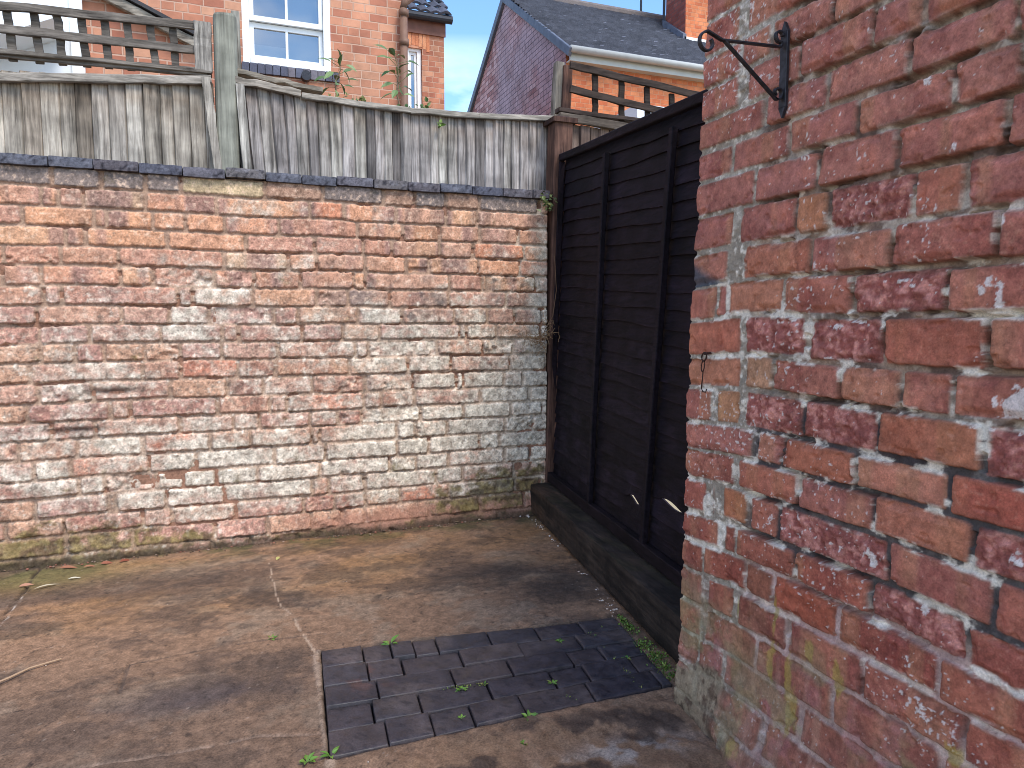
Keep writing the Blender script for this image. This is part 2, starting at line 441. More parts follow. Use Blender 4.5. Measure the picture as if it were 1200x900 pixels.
M = dict(
    near=masonry('near_brick', .88, 300, .30, .6, .0014, .3),
    back=masonry('old_brick', .95, 120, .42, .8, .004, .15),
    slab=masonry('stained_concrete', .74, 190, .50, .6, .0025, .25, .1),
    paver=masonry('blue_brick', .55, 200, .42, .5, .0012, .45, .15),
    grey=wood('silver_timber', lin(116, 110, 104), lin(192, 186, 177), (85, 85, 4.5), streak=.6),
    green=wood('green_timber', lin(108, 106, 95), lin(150, 148, 134), (60, 60, 3)),
    lath=wood('weathered_lath', lin(82, 76, 70), lin(172, 164, 154), (5, 60, 60)),
    brown=wood('brown_timber', lin(52, 36, 32), lin(108, 82, 70), (60, 60, 4)),
    black=wood('dark_creosote', lin(9, 7, 11), lin(28, 22, 29), (60, 5, 60), .7, .6, .14, .45),
    sleeper=wood('sleeper_timber', lin(24, 20, 19), lin(62, 52, 45), (45, 4, 60), .8, .5, .25, .45),
    iron=plain('black_iron', lin(44, 44, 50), .5, .5, .4, .6, 90),
    rust=plain('rusty_wire', lin(62, 42, 36), .7, .3, .4, .4, 90),
    leaf=vcol('leaf', .5, .4),
    dry=vcol('dry_leaf', .75, .2),
    white=plain('white_paint', (.80, .80, .79), .4, .4, 0, .04, 4),
    render=plain('white_render', (.74, .75, .76), .8, .2, 0, .05, 2),
    orange=housebrick('orange_brick', 0, lin(164, 102, 80), lin(186, 124, 96), lin(200, 146, 116), lin(192, 154, 132), bw=.172),
    orange2=housebrick('bright_orange_brick', 0, lin(186, 98, 62), lin(202, 116, 74), lin(212, 132, 88), lin(190, 132, 100), bw=.18),
    gable=housebrick('purple_sheen_brick', 1, lin(150, 98, 96), lin(176, 128, 126), lin(204, 166, 166), lin(66, 50, 60), lin(168, 142, 150), bw=.24, rh=.095),  # sky sheen on the shaded gable is put into these brick colours
    chimshade=housebrick('shaded_brick', 1, lin(120, 60, 50), lin(140, 72, 60), lin(150, 84, 70), lin(100, 76, 70)),  # darker copy of the chimney brick for its side away from the sun
    tile=masonry('roof_tile', .75, 60, .35, .2, .004, .3),
    glass=glassmat(),
    blind=plain('grey_blind', lin(150, 155, 155), .9, .1, 0, .05, 3),
    dark=plain('dark_room', lin(60, 64, 70), .9, .1, 0, .2, 2),
    pipe=plain('brown_pipe', lin(118, 88, 72), .6, .3, 0, .15, 12),
    gutter=plain('pale_gutter', lin(182, 182, 176), .45, .4, 0, .06, 6),
    gutterdark=plain('dark_gutter', lin(42, 44, 52), .45, .4, 0, .1, 6),
    fascia=plain('brown_fascia', lin(120, 84, 72), .7, .3, 0, .2, 10),
    lead=plain('grey_lead', lin(98, 102, 114), .6, .3, .2, .2, 8),
    arch=masonry('arch_brick', .85, 60, .25, .2, .003, .2),
    ground=plain('pale_yard_ground', lin(164, 150, 122), .95, .1, 0, .25, .7),
)

# ------------------------------------------------------------------ brickwork as relief
def courses(beds, pts, s_of, smin, smax, rng, mean=.232, wide=()):
    """beds: descending bed heights; pts: measured perpends (s,z,halfwidth). Returns list of sorted perpends per course"""
    per = []
    for k in range(len(beds) - 1):
        zt, zb = beds[k], beds[k + 1]
        P = sorted([(s, hw) for s, z, hw in pts if zb <= z < zt])
        Q = []
        for s, hw in P:
            if Q and s - Q[-1][0] < .035: continue
            Q.append((s, hw))
        full = [(smin - .02, .004)]
        cur = smin - .02
        for s, hw in Q + [(smax + .3, .006)]:
            gap = s - cur
            while gap > .29:
                stp = mean + rng.normal(0, .008) if rng.random() > .22 else .115 + rng.normal(0, .004)
                if gap - stp < .07: stp = gap / 2
                cur += stp
                full.append((cur, .005 + rng.random() * .003)); gap = s - cur
            full.append((s, hw)); cur = s
        per.append(np.array(full))
    return per
def brick_relief(Sg, Zg, beds, per, seed, hj=.0065, rad=.010, edge=.0022):
    """signed depth inside each brick, course and brick ids, local coords; ragged, slightly crooked bricks"""
    rng = np.random.default_rng(seed)
    nb = max(len(p) for p in per); nk = len(per)
    RB = rng.random((nk, nb, 10))
    Zw = Zg + (fbm(Sg * 3.1, Zg * 3.1, seed, 2) - .5) * .010
    Sw = Sg + (fbm(Sg * 5, Zg * 9, seed + 5, 2) - .5) * .008
    ragz = (fbm(Sg * 70, Zg * 70, seed + 2, 3) - .5) * 2 * edge * 1.6
    rags = (fbm(Sg * 70, Zg * 70, seed + 8, 3) - .5) * 2 * edge * 1.6
    K = np.clip(np.searchsorted(-np.array(beds), -Zw) - 1, 0, nk - 1)
    J = np.zeros(K.shape, int); l = np.zeros(K.shape); r = np.zeros(K.shape)
    for k in range(nk):
        m = K == k
        if not m.any(): continue
        p = per[k]
        j = np.clip(np.searchsorted(p[:, 0], Sw[m]) - 1, 0, len(p) - 2)
        J[m] = j
        l[m] = p[j, 0] + p[j, 1]; r[m] = p[j + 1, 0] - p[j + 1, 1]
    bt = np.array(beds)[K]; bb = np.array(beds)[K + 1]
    R = RB[K, J]
    cs = (l + r) / 2; cz = (bt + bb) / 2
    hx = (r - l) / 2 - R[..., 1] * .0015; hz = (bt - bb) / 2 - hj - R[..., 2] * .0025
    ang = (R[..., 3] - .5) * .02
    u = (Sw - cs) + ang * (Zw - cz) + rags; v = (Zw - cz) - ang * (Sw - cs) + (R[..., 4] - .5) * .004 + ragz
    qx = np.abs(u) - hx + rad; qz = np.abs(v) - hz + rad
    dist = np.minimum(np.maximum(qx, qz), 0) + np.sqrt(np.maximum(qx, 0) ** 2 + np.maximum(qz, 0) ** 2) - rad
    return -dist, K, J, R, u, v, hx, hz

# ================================================================== GROUND
big = MB(); big.box((-400, -300, -.4), (400, 600, -.06), (1, 1, 1))
tag(big.build('ground', M['ground']), 'pale open ground beyond the yard', kind='structure')

PAV = [onz(376, 765), onz(720, 724), onz(788, 803), onz(386, 890)]      # far left, far right, near right, near left
def inpav(x, y, grow=0.0):
    m = np.ones(np.shape(x))
    c = sum(p[:2] for p in PAV) / 4
    d = np.full(np.shape(x), 9.0)
    for i in range(4):
        a = PAV[i][:2]; b = PAV[(i + 1) % 4][:2]
        e = (b - a) / np.linalg.norm(b - a); n = np.array([-e[1], e[0]])
        if (c - a) @ n < 0: n = -n
        d = np.minimum(d, (x - a[0]) * n[0] + (y - a[1]) * n[1])
    return d + grow
def axis_pts(a, b, lo, hi, fine, coarse):
    return np.concatenate([np.arange(a, lo, coarse), np.arange(lo, hi, fine), np.arange(hi, b + coarse, coarse)])
gx = axis_pts(-3.2, 1.62, -1.9, 1.46, .0055, .05); gy = axis_pts(-1.6, 3.42, .75, 3.40, .0055, .05)
GX, GY = np.meshgrid(gx, gy, indexing='ij')
def linedist(x, y, px):
    d = np.full(x.shape, 9.0)
    P = [onz(*p)[:2] for p in px]
    for a, b in zip(P[:-1], P[1:]):
        ab = b - a
        t = np.clip(((x - a[0]) * ab[0] + (y - a[1]) * ab[1]) / (ab @ ab), 0, 1)
        d = np.minimum(d, np.hypot(x - a[0] - t * ab[0], y - a[1] - t * ab[1]))
    return d
wx = GX + (fbm(GX * 14, GY * 14, 3, 3) - .5) * .035; wy = GY + (fbm(GX * 14, GY * 14, 4, 3) - .5) * .035
n_big = fbm(wx * 1.6, wy * 2.2, 1, 7, .66); n_mid = fbm(wx * 6, wy * 7, 5, 6, .66); n_fine = fbm(GX * 45, GY * 45, 9, 4)
H = (fbm(GX * 2, GY * 2, 2, 3) - .5) * .018 + (n_mid - .5) * .007 + (n_fine - .5) * .0035
C = np.tile(lin(150, 119, 96), GX.shape + (1,))
C = mixc(C, lin(152, 130, 110), sst(.50, .66, n_mid) * .7)                          # pale worn patches
C = mixc(C, lin(162, 122, 84), sst(.35, .75, fbm(wx * 2.2, wy * 5, 11, 4)) * sst(2.2, 3.1, GY) * .75)   # rusty tone by the wall, lightened to look sunlit
C = mixc(C, lin(84, 70, 62), sst(.50, .62, n_big) * .65)                             # dark stains
C = mixc(C, lin(70, 60, 54), sst(.53, .62, fbm(wx * 4, wy * 6, 13, 7, .66)) * .5)
C = mixc(C, lin(94, 78, 68), sst(2.6, 1.7, GY) * sst(.6, -.1, GX) * .6)           # darker towards the near left of the yard
C = desat(C, 1.10, .88)
C = mixc(C, lin(58, 50, 46), blob(wx, wy, 1.08, 2.35, .22, .13) * .75 + blob(wx, wy, .95, 2.62, .18, .07) * .55)
C = mixc(C, lin(66, 58, 60), np.clip(blob(wx, wy, -.12, 1.98, .26, .07), 0, 1) * .75 * sst(.35, .6, n_mid))
C = mixc(C, lin(78, 80, 46), sst(.45, .65, fbm(wx * 9, wy * 9, 14, 4)) * sst(3.05, 3.33, GY) * .7)       # green along the wall foot
C = mixc(C, lin(128, 118, 70), blob(wx, wy, -.75, 3.15, .3, .12) * .6)
C = C * (0.50 + .72 * fbm(GX * 70, GY * 70, 9, 4, .75))[..., None]
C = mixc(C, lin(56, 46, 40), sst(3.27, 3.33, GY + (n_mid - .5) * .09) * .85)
C = mixc(C, lin(170, 152, 136), sst(.86, .92, fbm(GX * 110, GY * 110, 15, 2)) * .4)
C = mixc(C, lin(40, 34, 32), sst(.78, .86, fbm(GX * 70, GY * 70, 12, 2)) * .6)
# slab joints and cracks
for px, wd, cc, dep in (
        ([(343, 722), (356, 746), (366, 760), (373, 769)], .006, lin(176, 150, 126), -.002),
        ([(140, 812), (150, 779), (215, 765), (300, 752), (345, 748), (382, 742)], .005, lin(70, 60, 54), -.006),
        ([(90, 900), (200, 882), (300, 862), (377, 858)], .006, lin(132, 110, 94), -.004),
        ([(0, 728), (28, 692), (38, 676), (50, 664)], .009, lin(60, 50, 44), -.010),
        ([(0, 734), (30, 696)], .005, lin(178, 164, 150), .0),
        ([(315, 660), (322, 690), (330, 712), (343, 722)], .003, lin(170, 146, 124), -.001)):
    d = linedist(wx * .35 + GX * .65, wy * .35 + GY * .65, px)
    mk = sst(wd, wd * .35, d)
    mk = mk * sst(.30, .46, fbm(GX * 16, GY * 16, 95, 4, .6)); C = mixc(C, cc, mk * .8); H = H + dep * mk
d = linedist(GX, GY, [(372, 766), (376, 800), (381, 850), (388, 896)])              # cement edging left of the pavers
mk = sst(.016, .008, d + (n_mid - .5) * .02) * sst(.3, .42, n_fine); C = mixc(C, lin(150, 126, 106), mk * .9); H = H + mk * .006
# rough broken concrete in front of the pavers
front = sst(1.62, 1.50, GY) * sst(.1, .3, GX)
H = H + front * (fbm(GX * 18, GY * 18, 21, 5) - .45) * .022
C = mixc(C, lin(120, 92, 70), front * sst(.4, .6, n_mid) * .8)
C = mixc(C, lin(150, 138, 128), front * blob(wx, wy, .82, 1.37, .16, .05) * .95 * sst(.38, .5, fbm(wx * 20, wy * 20, 23, 4)))
C = mixc(C, lin(136, 124, 116), front * blob(wx, wy, .52, 1.36, .14, .035) * .6 * sst(.42, .55, fbm(wx * 20, wy * 20, 24, 4)))
C = mixc(C, lin(62, 50, 44), front * sst(.56, .66, fbm(wx * 10, wy * 10, 25, 4)) * .8)
ip = inpav(GX, GY) + (n_mid - .5) * .012
H = H - sst(-.004, .006, ip) * .035
C = mixc(C, lin(70, 58, 50), sst(-.012, .004, ip) * .8)
sheet_o = sheet('patio', np.stack([GX, GY, H], -1), C, M['slab'])
tag(sheet_o, 'brown stained concrete yard slab with cracks', kind='structure')

# blue brick paving, five rows
pv = MB(); pv.smooth = True
rng = np.random.default_rng(11)
fl, fr, nr, nl = [p[:2] for p in PAV]
rowperps = [[0, .125, .215, .285, .36, .535, .70, .86, 1.0], [0, .13, .235, .42, .615, .815, 1.0], [0, .15, .37, .55, .75, .86, 1.0],
            [0, .125, .255, .46, .66, .77, .93, 1.0], [0, .15, .27, .385, .53, .745, .965, 1.0]]
for ri, pr_ in enumerate(rowperps):
    t0, t1 = ri / 5, (ri + 1) / 5
    for a, b in zip(pr_[:-1], pr_[1:]):
        cc = [lin(57, 49, 52), lin(64, 54, 55), lin(51, 44, 48), lin(70, 59, 58), lin(59, 53, 56)][rng.integers(5)]
        if a < .35: cc = cc * .6 + lin(64, 57, 58) * .4
        dz = rng.normal(0, .0026); tx, ty = rng.normal(0, .018, 2)
        def fn(W, a=a, b=b, t0=t0, t1=t1, dz=dz, tx=tx, ty=ty):
            U = a + (b - a) * W[..., 0]; T = t0 + (t1 - t0) * W[..., 1]
            lft = fl + (nl - fl) * T[..., None]; rgt = fr + (nr - fr) * T[..., None]
            P2 = lft + (rgt - lft) * U[..., None]
            return np.concatenate([P2, (W[..., 2:3] * .06 - .055 + dz + (tx * (W[..., 0:1] - .5) + ty * (W[..., 1:2] - .5)) * .12)], -1)
        wdt = (b - a) * .95; dpt = .105
        g = rng.uniform(.0012, .0034)
        def cf(W, cc=cc):
            k = fbm(W[..., 0] * 22, W[..., 1] * 22, 31, 4); k2 = fbm(W[..., 0] * 7, W[..., 1] * 7, 33, 4)
            q = mixc(np.tile(cc, k.shape + (1,)), lin(96, 82, 76), sst(.52, .70, k2) * .45)
            k3 = fbm(W[..., 0] * 80, W[..., 1] * 80, 37, 4, .7)
            q = mixc(q, lin(30, 27, 32), sst(.60, .70, k3) * .6)
            q = mixc(q, lin(104, 70, 58), sst(.66, .71, fbm(W[..., 0] * 22, W[..., 1] * 22, 38, 5)) * blob(W[..., 0], W[..., 1], .30, 1.93, .10, .08) * .6)
            return q * (.60 + .80 * k)[..., None]
        # unit block, worn edges scaled to the real brick
        n_u, n_v = max(6, int(wdt / .010)), 10
        ru, rv_ = .0035 / wdt, .0035 / dpt
        uu, vv = np.meshgrid(np.concatenate([[0, 1e-4, ru * .5], np.linspace(ru, 1 - ru, n_u), [1 - ru * .5, 1 - 1e-4, 1]]), np.concatenate([[0, 1e-4, rv_ * .5], np.linspace(rv_, 1 - rv_, n_v), [1 - rv_ * .5, 1 - 1e-4, 1]]), indexing='ij')
        ex = np.minimum(uu, 1 - uu) * wdt; ey = np.minimum(vv, 1 - vv) * dpt
        e_ = np.minimum(ex, ey)
        uu2 = g / wdt + uu * (1 - 2 * g / wdt); vv2 = g / dpt + vv * (1 - 2 * g / dpt)
        zz = 1.0 - np.where(e_ < 1e-7, .8, 0) - np.exp(-e_ / .0016) * .05
        P = fn(np.stack([uu2, vv2, zz], -1))
        P[..., 2] += (fbm(P[..., 0] * 60, P[..., 1] * 60, 35, 4) - .5) * .003
        pv.grid(P, cf(P))
tag(pv.build('brick_paving', M['paver']), 'patch of dark blue brick pavers in five rows', kind='structure')

# ================================================================== BACK WALL
WY = 3.343
xs = axis_pts(-3.2, 1.505, -1.9, 1.505, .0042, .05)[:-10]
xs = xs[xs < 1.475]
zs = np.arange(-.06, 1.607, .0042)
X, Z = np.meshgrid(xs, zs, indexing='ij')
rngb = np.random.default_rng(5)
bedsb = [1.609 - .0785 * k + (rngb.normal(0, .002) if k else 0) for k in range(23)]
perb = courses(bedsb, [], None, -3.3, 1.5, rngb, .238)
perb = [np.array([[s + rngb.uniform(-.10, .10), hw] for s, hw in p]) for p in perb]
perb = [p[np.argsort(p[:, 0])] for p in perb]
D, K, J, R, u, v, hx, hz = brick_relief(X, Z, bedsb, perb, 21, hj=.0036, rad=.010, edge=.0030)
age = sst(1.25, .75, Z)                                                             # lower bricks are more worn
prof = sst(-.0018, .0048, D)
nf = fbm(X * 50, Z * 50, 41, 4); nm = fbm(X * 12, Z * 12, 42, 5); nl_ = fbm(X * 2.2, Z * 3.2, 43, 5)
hgt = prof * (.0095 + (R[..., 5] - .5) * .005 * (.4 + age)) + (R[..., 6] - .5) * u * .03 * prof
hgt += (nf - .5) * .004 * (.5 + age) + (nm - .5) * .007 * age
sp = (R[..., 7] > .86) & (Z < 1.25)                                                 # spalled bricks
hgt -= prof * sp * sst(.40, .62, fbm(X * 18, Z * 18, 44, 4)) * .012
gap = sst(.62, .70, fbm(X * 9, Z * 22, 46, 3)) * sst(.4, -.1, prof)
hgt -= gap * .012
hgt -= (blob(X, Z, -.50, .70, .09, .014) + blob(X, Z, -.66, .545, .10, .014) + blob(X, Z, -.28, .33, .10, .02) + blob(X, Z, .42, .28, .07, .02)) * .018 * sst(.35, .5, nm)
hgt += sst(.95, .1, Z) * (fbm(X * 3, Z * 2, 47, 3) - .5) * .03
hgt += sst(.12, .0, Z) * .03
pal = np.array([lin(174, 132, 114), lin(180, 137, 116), lin(170, 124, 110), lin(178, 140, 124), lin(184, 142, 116), lin(168, 126, 116)])
base = pal[(R[..., 0] * 6).astype(int) % 6]
base = np.where((R[..., 8] > .970)[..., None], lin(186, 160, 136), base)           # buff bricks
base = np.where(((R[..., 8] < .04))[..., None], lin(190, 122, 96), base)          # bright orange bricks
low = sst(1.2, .95, Z)[..., None]
base = base * (1 - low) + (base * .8 + lin(180, 140, 128) * .2) * low
base = mixc(base, lin(202, 142, 106), sst(1.0, 1.25, Z) * (.30 + .35 * sst(.4, .7, R[..., 4])))
# kiss marks: vertical bands inside bricks of the upper courses
bandn = vn(X * 17 + K * 7.3, K * 3.7, 48)
base = mixc(base, lin(168, 128, 118), sst(.55, .75, bandn) * sst(.9, 1.2, Z) * .65)
base = mixc(base, lin(120, 92, 88), sst(.72, .82, bandn) * sst(.9, 1.2, Z) * .5)
streak = fbm(X * 26, Z * 2.4, 49, 4)
base = mixc(base, lin(110, 92, 88), sst(.50, .68, streak) * sst(1.25, 1.58, Z) * .6)
topc = (K == 0)[..., None]
base = np.where(topc, np.where((R[..., 0] > .45)[..., None], lin(122, 108, 104), lin(156, 122, 104)), base)
base = np.where(topc & (R[..., 9] > .9)[..., None], lin(180, 156, 124), base)
base = mixc(base, lin(140, 92, 80), sst(.52, .64, fbm(X * 10, Z * 12, 50, 5)) * .45 * age)
# grey soot bloom in the middle right
soot = np.clip(blob(X, Z, .75, 1.12, .55, .15), 0, 1) * sst(.40, .6, fbm(X * 6, Z * 9, 51, 4))
base = mixc(base, lin(126, 116, 112), soot * .75)
base = mixc(base, lin(82, 76, 78), sst(.66, .74, fbm(X * 14, Z * 16, 52, 3)) * (.25 + .45 * blob(X, Z, .9, .95, .5, .3)))
mort = mixc(np.tile(lin(164, 136, 118), X.shape + (1,)), lin(142, 114, 98), nm)
mort = mixc(mort, lin(176, 164, 152), sst(1.1, 1.4, X) * .7)
grain = fbm(X * 75, Z * 75, 98, 3, .6)
base = mixc(base, base * .55, sst(.57, .70, grain) * .7)
base = mixc(base, lin(214, 182, 160), sst(.38, .27, grain) * .5)
Cw = mixc(mort, base, sst(-.001, .004, D))
# white salt bloom and old limewash: patchy, heavy lower right
wl = (.85 * blob(X, Z, 1.15, .50, .75, .42) + .55 * blob(X, Z, .1, .33, .9, .20) + .42 * blob(X, Z, -.5, .40, .7, .25) + .40 * blob(X, Z, .45, .95, .9, .22) + .26 * blob(X, Z, -.15, 1.12, .38, .16) + .3 * blob(X, Z, -.7, .85, .5, .2)
      + .8 * blob(X, Z, 1.43, .9, .07, .6) + .25 * blob(X, Z, 0, 1.47, .5, .05))
wn = .42 * fbm(X * 7, Z * 10, 53, 5) + .45 * fbm(X * 34, Z * 40, 54, 5, .65) + .17 * (R[..., 3] - .5)
wmask = sst(.54, .88, wn + wl * .52) * (.25 + .75 * sst(-.002, .006, D))
wmask = np.clip(wmask, 0, 1)
Cw = mixc(Cw, mixc(np.tile(lin(214, 206, 194), X.shape + (1,)), lin(176, 168, 156), sst(.35, .65, fbm(X * 45, Z * 50, 57, 4, .7))), wmask * .85)
Cw = mixc(Cw, lin(118, 104, 94), sst(.60, .70, fbm(X * 70, Z * 74, 58, 3, .6)) * .6 * sst(1.3, .9, Z))
Cw = mixc(Cw, lin(214, 202, 190), sst(.60, .74, fbm(X * 55, Z * 60, 55, 3) * .7 + .3 * wn) * sst(1.4, 1.0, Z) * .7)
# bare red bottom courses, moss, grime
Cw = mixc(Cw, lin(140, 98, 82), sst(.13, .07, Z + (nm - .5) * .05) * sst(.0, .35, X) * .8)
ms = .85 * blob(X, Z, 1.12, .14, .36, .09) + .5 * blob(X, Z, .85, .28, .35, .05) + 1.15 * blob(X, Z, -.80, .05, .55, .10) + .35 * blob(X, Z, .2, .03, .9, .035) + .5 * blob(X, Z, 1.35, .2, .2, .15)
mm_ = sst(.62, .84, fbm(X * 14, Z * 18, 56, 6, .65) * .85 + ms * .50 + (R[..., 2] - .5) * .2)
Cw = mixc(Cw, mixc(np.tile(lin(108, 96, 54), X.shape + (1,)), lin(74, 62, 40), sst(.35, .65, fbm(X * 40, Z * 44, 59, 4))), mm_ * .85 * (.35 + .65 * sst(-.002, .005, D)))
hgt += mm_ * (nf - .3) * .008
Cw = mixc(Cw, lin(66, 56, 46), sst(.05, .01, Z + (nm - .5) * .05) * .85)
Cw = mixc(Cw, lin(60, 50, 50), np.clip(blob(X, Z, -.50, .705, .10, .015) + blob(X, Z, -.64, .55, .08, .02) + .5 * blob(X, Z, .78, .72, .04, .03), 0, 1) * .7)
Cw = Cw * (.74 + .52 * nf)[..., None]
Cw = desat(Cw, .90, 1.17) * np.array([1.05, 1.01, .92])
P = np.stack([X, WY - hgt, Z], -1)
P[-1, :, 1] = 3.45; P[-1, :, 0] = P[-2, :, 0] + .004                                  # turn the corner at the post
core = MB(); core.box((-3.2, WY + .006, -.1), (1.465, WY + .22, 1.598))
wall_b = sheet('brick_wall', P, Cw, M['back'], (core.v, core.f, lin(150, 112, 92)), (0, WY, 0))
tag(wall_b, 'old patchy red brick wall with white salt bloom and blue coping across the back of the yard', 'wall')
# coping: blue bricks on edge
cp = MB()
x = -3.2; i = 0
rng = np.random.default_rng(3)
while x < 1.46:
    ln_ = rng.uniform(.148, .166)
    x1 = min(x + ln_, 1.47)
    cc = [lin(92, 92, 100), lin(100, 96, 102), lin(86, 86, 96), lin(94, 88, 92), lin(104, 98, 98)][rng.integers(5)]
    dz, dy = rng.normal(0, .0022), rng.normal(0, .003)
    def cf(W, cc=cc):
        k = fbm(W[..., 0] * 75 + W[..., 2] * 40, W[..., 2] * 22, 61, 4)
        q = mixc(np.tile(cc, k.shape + (1,)), lin(40, 38, 44), sst(.045, .015, np.abs(k - .5)) * .85)
        return mixc(q, lin(140, 138, 146), sst(.62, .75, fbm(W[..., 0] * 40, W[..., 2] * 80, 62, 3)) * .4)
    cp.rough_block((x + .0012, WY - .028 + dy, 1.602 + dz), (x1 - .0012, WY + .24, 1.643 + dz), .011, .0028, .004, i, cf)
    x = x1; i += 1
cp.build('coping', M['back'], wall_b, smooth=True)

# ================================================================== RIGHT WALL
WX, YE = 1.049, 1.522
ya = np.concatenate([np.arange(0, .90, .0021), np.arange(.90, 1.25, .004), np.arange(1.25, 1.72, .03)])           # distance from the wall end
za = np.concatenate([np.arange(-.10, 1.80, .0021), np.arange(1.80, 2.37, .02)])
Sg, Zg = np.meshgrid(ya, za, indexing='ij')
bedsr = [2.42, 2.34, 2.26, 2.18, 2.10, 2.02, 1.94, 1.86, 1.775, 1.695, 1.617, 1.547, 1.472, 1.401, 1.329, 1.250, 1.167, 1.088, 1.008, .921, .845, .761, .690, .615, .531, .458, .380, .298, .215, .135, .055, -.025, -.11]
raw = []
def zo(x0, y0, f, L_, hw=.0038):
    for q in L_:
        raw.append((x0 + q[0] / f, y0 + q[1] / f, q[2] if len(q) > 2 else hw))
zo(790, 0, 5, [(310, 130, .016), (665, 15), (840, 70), (475, 270), (305, 350), (650, 370), (315, 570, .018), (448, 690, .009), (810, 560), (600, 790), (1010, 700)])
zo(980, 0, 5, [(135, 150), (430, 60), (350, 340), (1000, 80), (50, 690), (615, 510), (940, 700), (290, 850)])
zo(790, 160, 5, [(270, 160), (405, 320), (765, 230), (305, 530, .015), (655, 470), (845, 430), (310, 750, .03), (755, 690)])
zo(980, 160, 5, [(395, 350), (705, 290), (270, 650), (910, 620)])
zo(790, 320, 5, [(205, 130), (265, 130), (585, 140), (990, 120), (370, 340, .010), (735, 370, .009), (370, 540, .010), (540, 600), (935, 650), (210, 700, .012), (370, 740, .012), (725, 800), (212, 850, .014)])
zo(980, 320, 5, [(605, 100), (235, 420), (855, 430), (345, 680), (655, 690)])
zo(780, 480, 5, [(500, 170, .010), (655, 220), (395, 330, .010), (290, 450, .018), (460, 560, .008), (750, 460), (630, 640), (230, 600, .016), (395, 680), (310, 760, .01), (210, 790), (730, 840)])
zo(980, 480, 5, [(220, 130), (830, 260), (80, 370), (635, 510), (185, 640), (775, 830)])
zo(780, 640, 5, [(220, 250, .014), (400, 330, .012), (450, 150), (610, 200), (212, 360, .010), (690, 480), (975, 450), (735, 110), (190, 560), (335, 640), (520, 620)])
zo(980, 640, 5, [(270, 120), (170, 310), (910, 420), (740, 620), (30, 450), (580, 760), (130, 790)])
zo(940, 720, 4.615, [(850, 740), (150, 560)])
pts = []
for px_, py_, hw in raw:
    p = onx(px_, py_, WX); pts.append((YE - p[1], p[2], hw))
rngr = np.random.default_rng(17)
perr = courses(bedsr, pts, None, 0, 1.75, rngr, .236)
zwarp = Zg + sst(.22, 0, Sg) * sst(1.3, .9, Zg) * .014
D, K, J, R, u, v, hx, hz = brick_relief(Sg, zwarp, bedsr, perr, 33, hj=.0040, rad=.006, edge=.0011)
def wq(px_, py_):                                                                      # wall coordinates of a measured spot
    p = onx(px_, py_, WX); return YE - p[1], p[2]
def brick_at(px_, py_):
    s, z = wq(px_, py_)
    i = np.argmin(np.abs(ya - s)); j = np.argmin(np.abs(za - z))
    return (K == K[i, j]) & (J == J[i, j])
nf = fbm(Sg * 90, Zg * 90, 71, 4); nm = fbm(Sg * 22, Zg * 22, 72, 5); nl_ = fbm(Sg * 4, Zg * 4, 73, 4); nvf = vn(Sg * 260, Zg * 260, 74)
rough_b = np.zeros(Sg.shape, bool)
for q in ((1000, 240), (1050, 345), (1180, 545), (905, 385), (985, 405), (900, 480), (970, 500), (985, 655), (1175, 660), (1070, 725)):
    rough_b |= brick_at(*q)
rough_b |= (R[..., 7] > .985)
prof = sst(-.0012, .0026, D)
flush = sst(.26, .20, Sg) * .75 + sst(.5, .62, nl_) * .45 + sst(.40, .2, Zg) * .5                   # where the pointing is near flush
flush = np.clip(flush, 0, .85)
mh = -.0068 * (1 - flush) - .0016 + (nm - .5) * .005 + (nf - .5) * .0035
mh -= sst(.56, .63, fbm(Sg * 11, Zg * 30, 75, 3)) * .017 * (1 - flush)
bh = (R[..., 5] - .5) * .004 + (R[..., 6] - .5) * u * .02 + (nf - .5) * .0022 + (nm - .5) * .003
pit = sst(.74, .82, fbm(Sg * 45, Zg * 45, 76, 2))
bh -= pit * .003
rb = rough_b * 1.0
bh += rb * (-.003 + (fbm(Sg * 46, Zg * 46, 77, 5, .6) - .5) * .017)
chip = sst(.58, .66, fbm(Sg * 16, Zg * 16, 78, 4)) * sst(.018, .004, D)
bh -= chip * .007
hgt = mh * (1 - prof) + bh * prof
# worn, swollen foot of the wall
foot = sst(.20, -.04, Zg) * np.clip(.02 + Sg * .22, 0, .055)
hgt = hgt + foot + sst(.22, .0, Zg) * (fbm(Sg * 9, Zg * 9, 79, 4) - .5) * .03
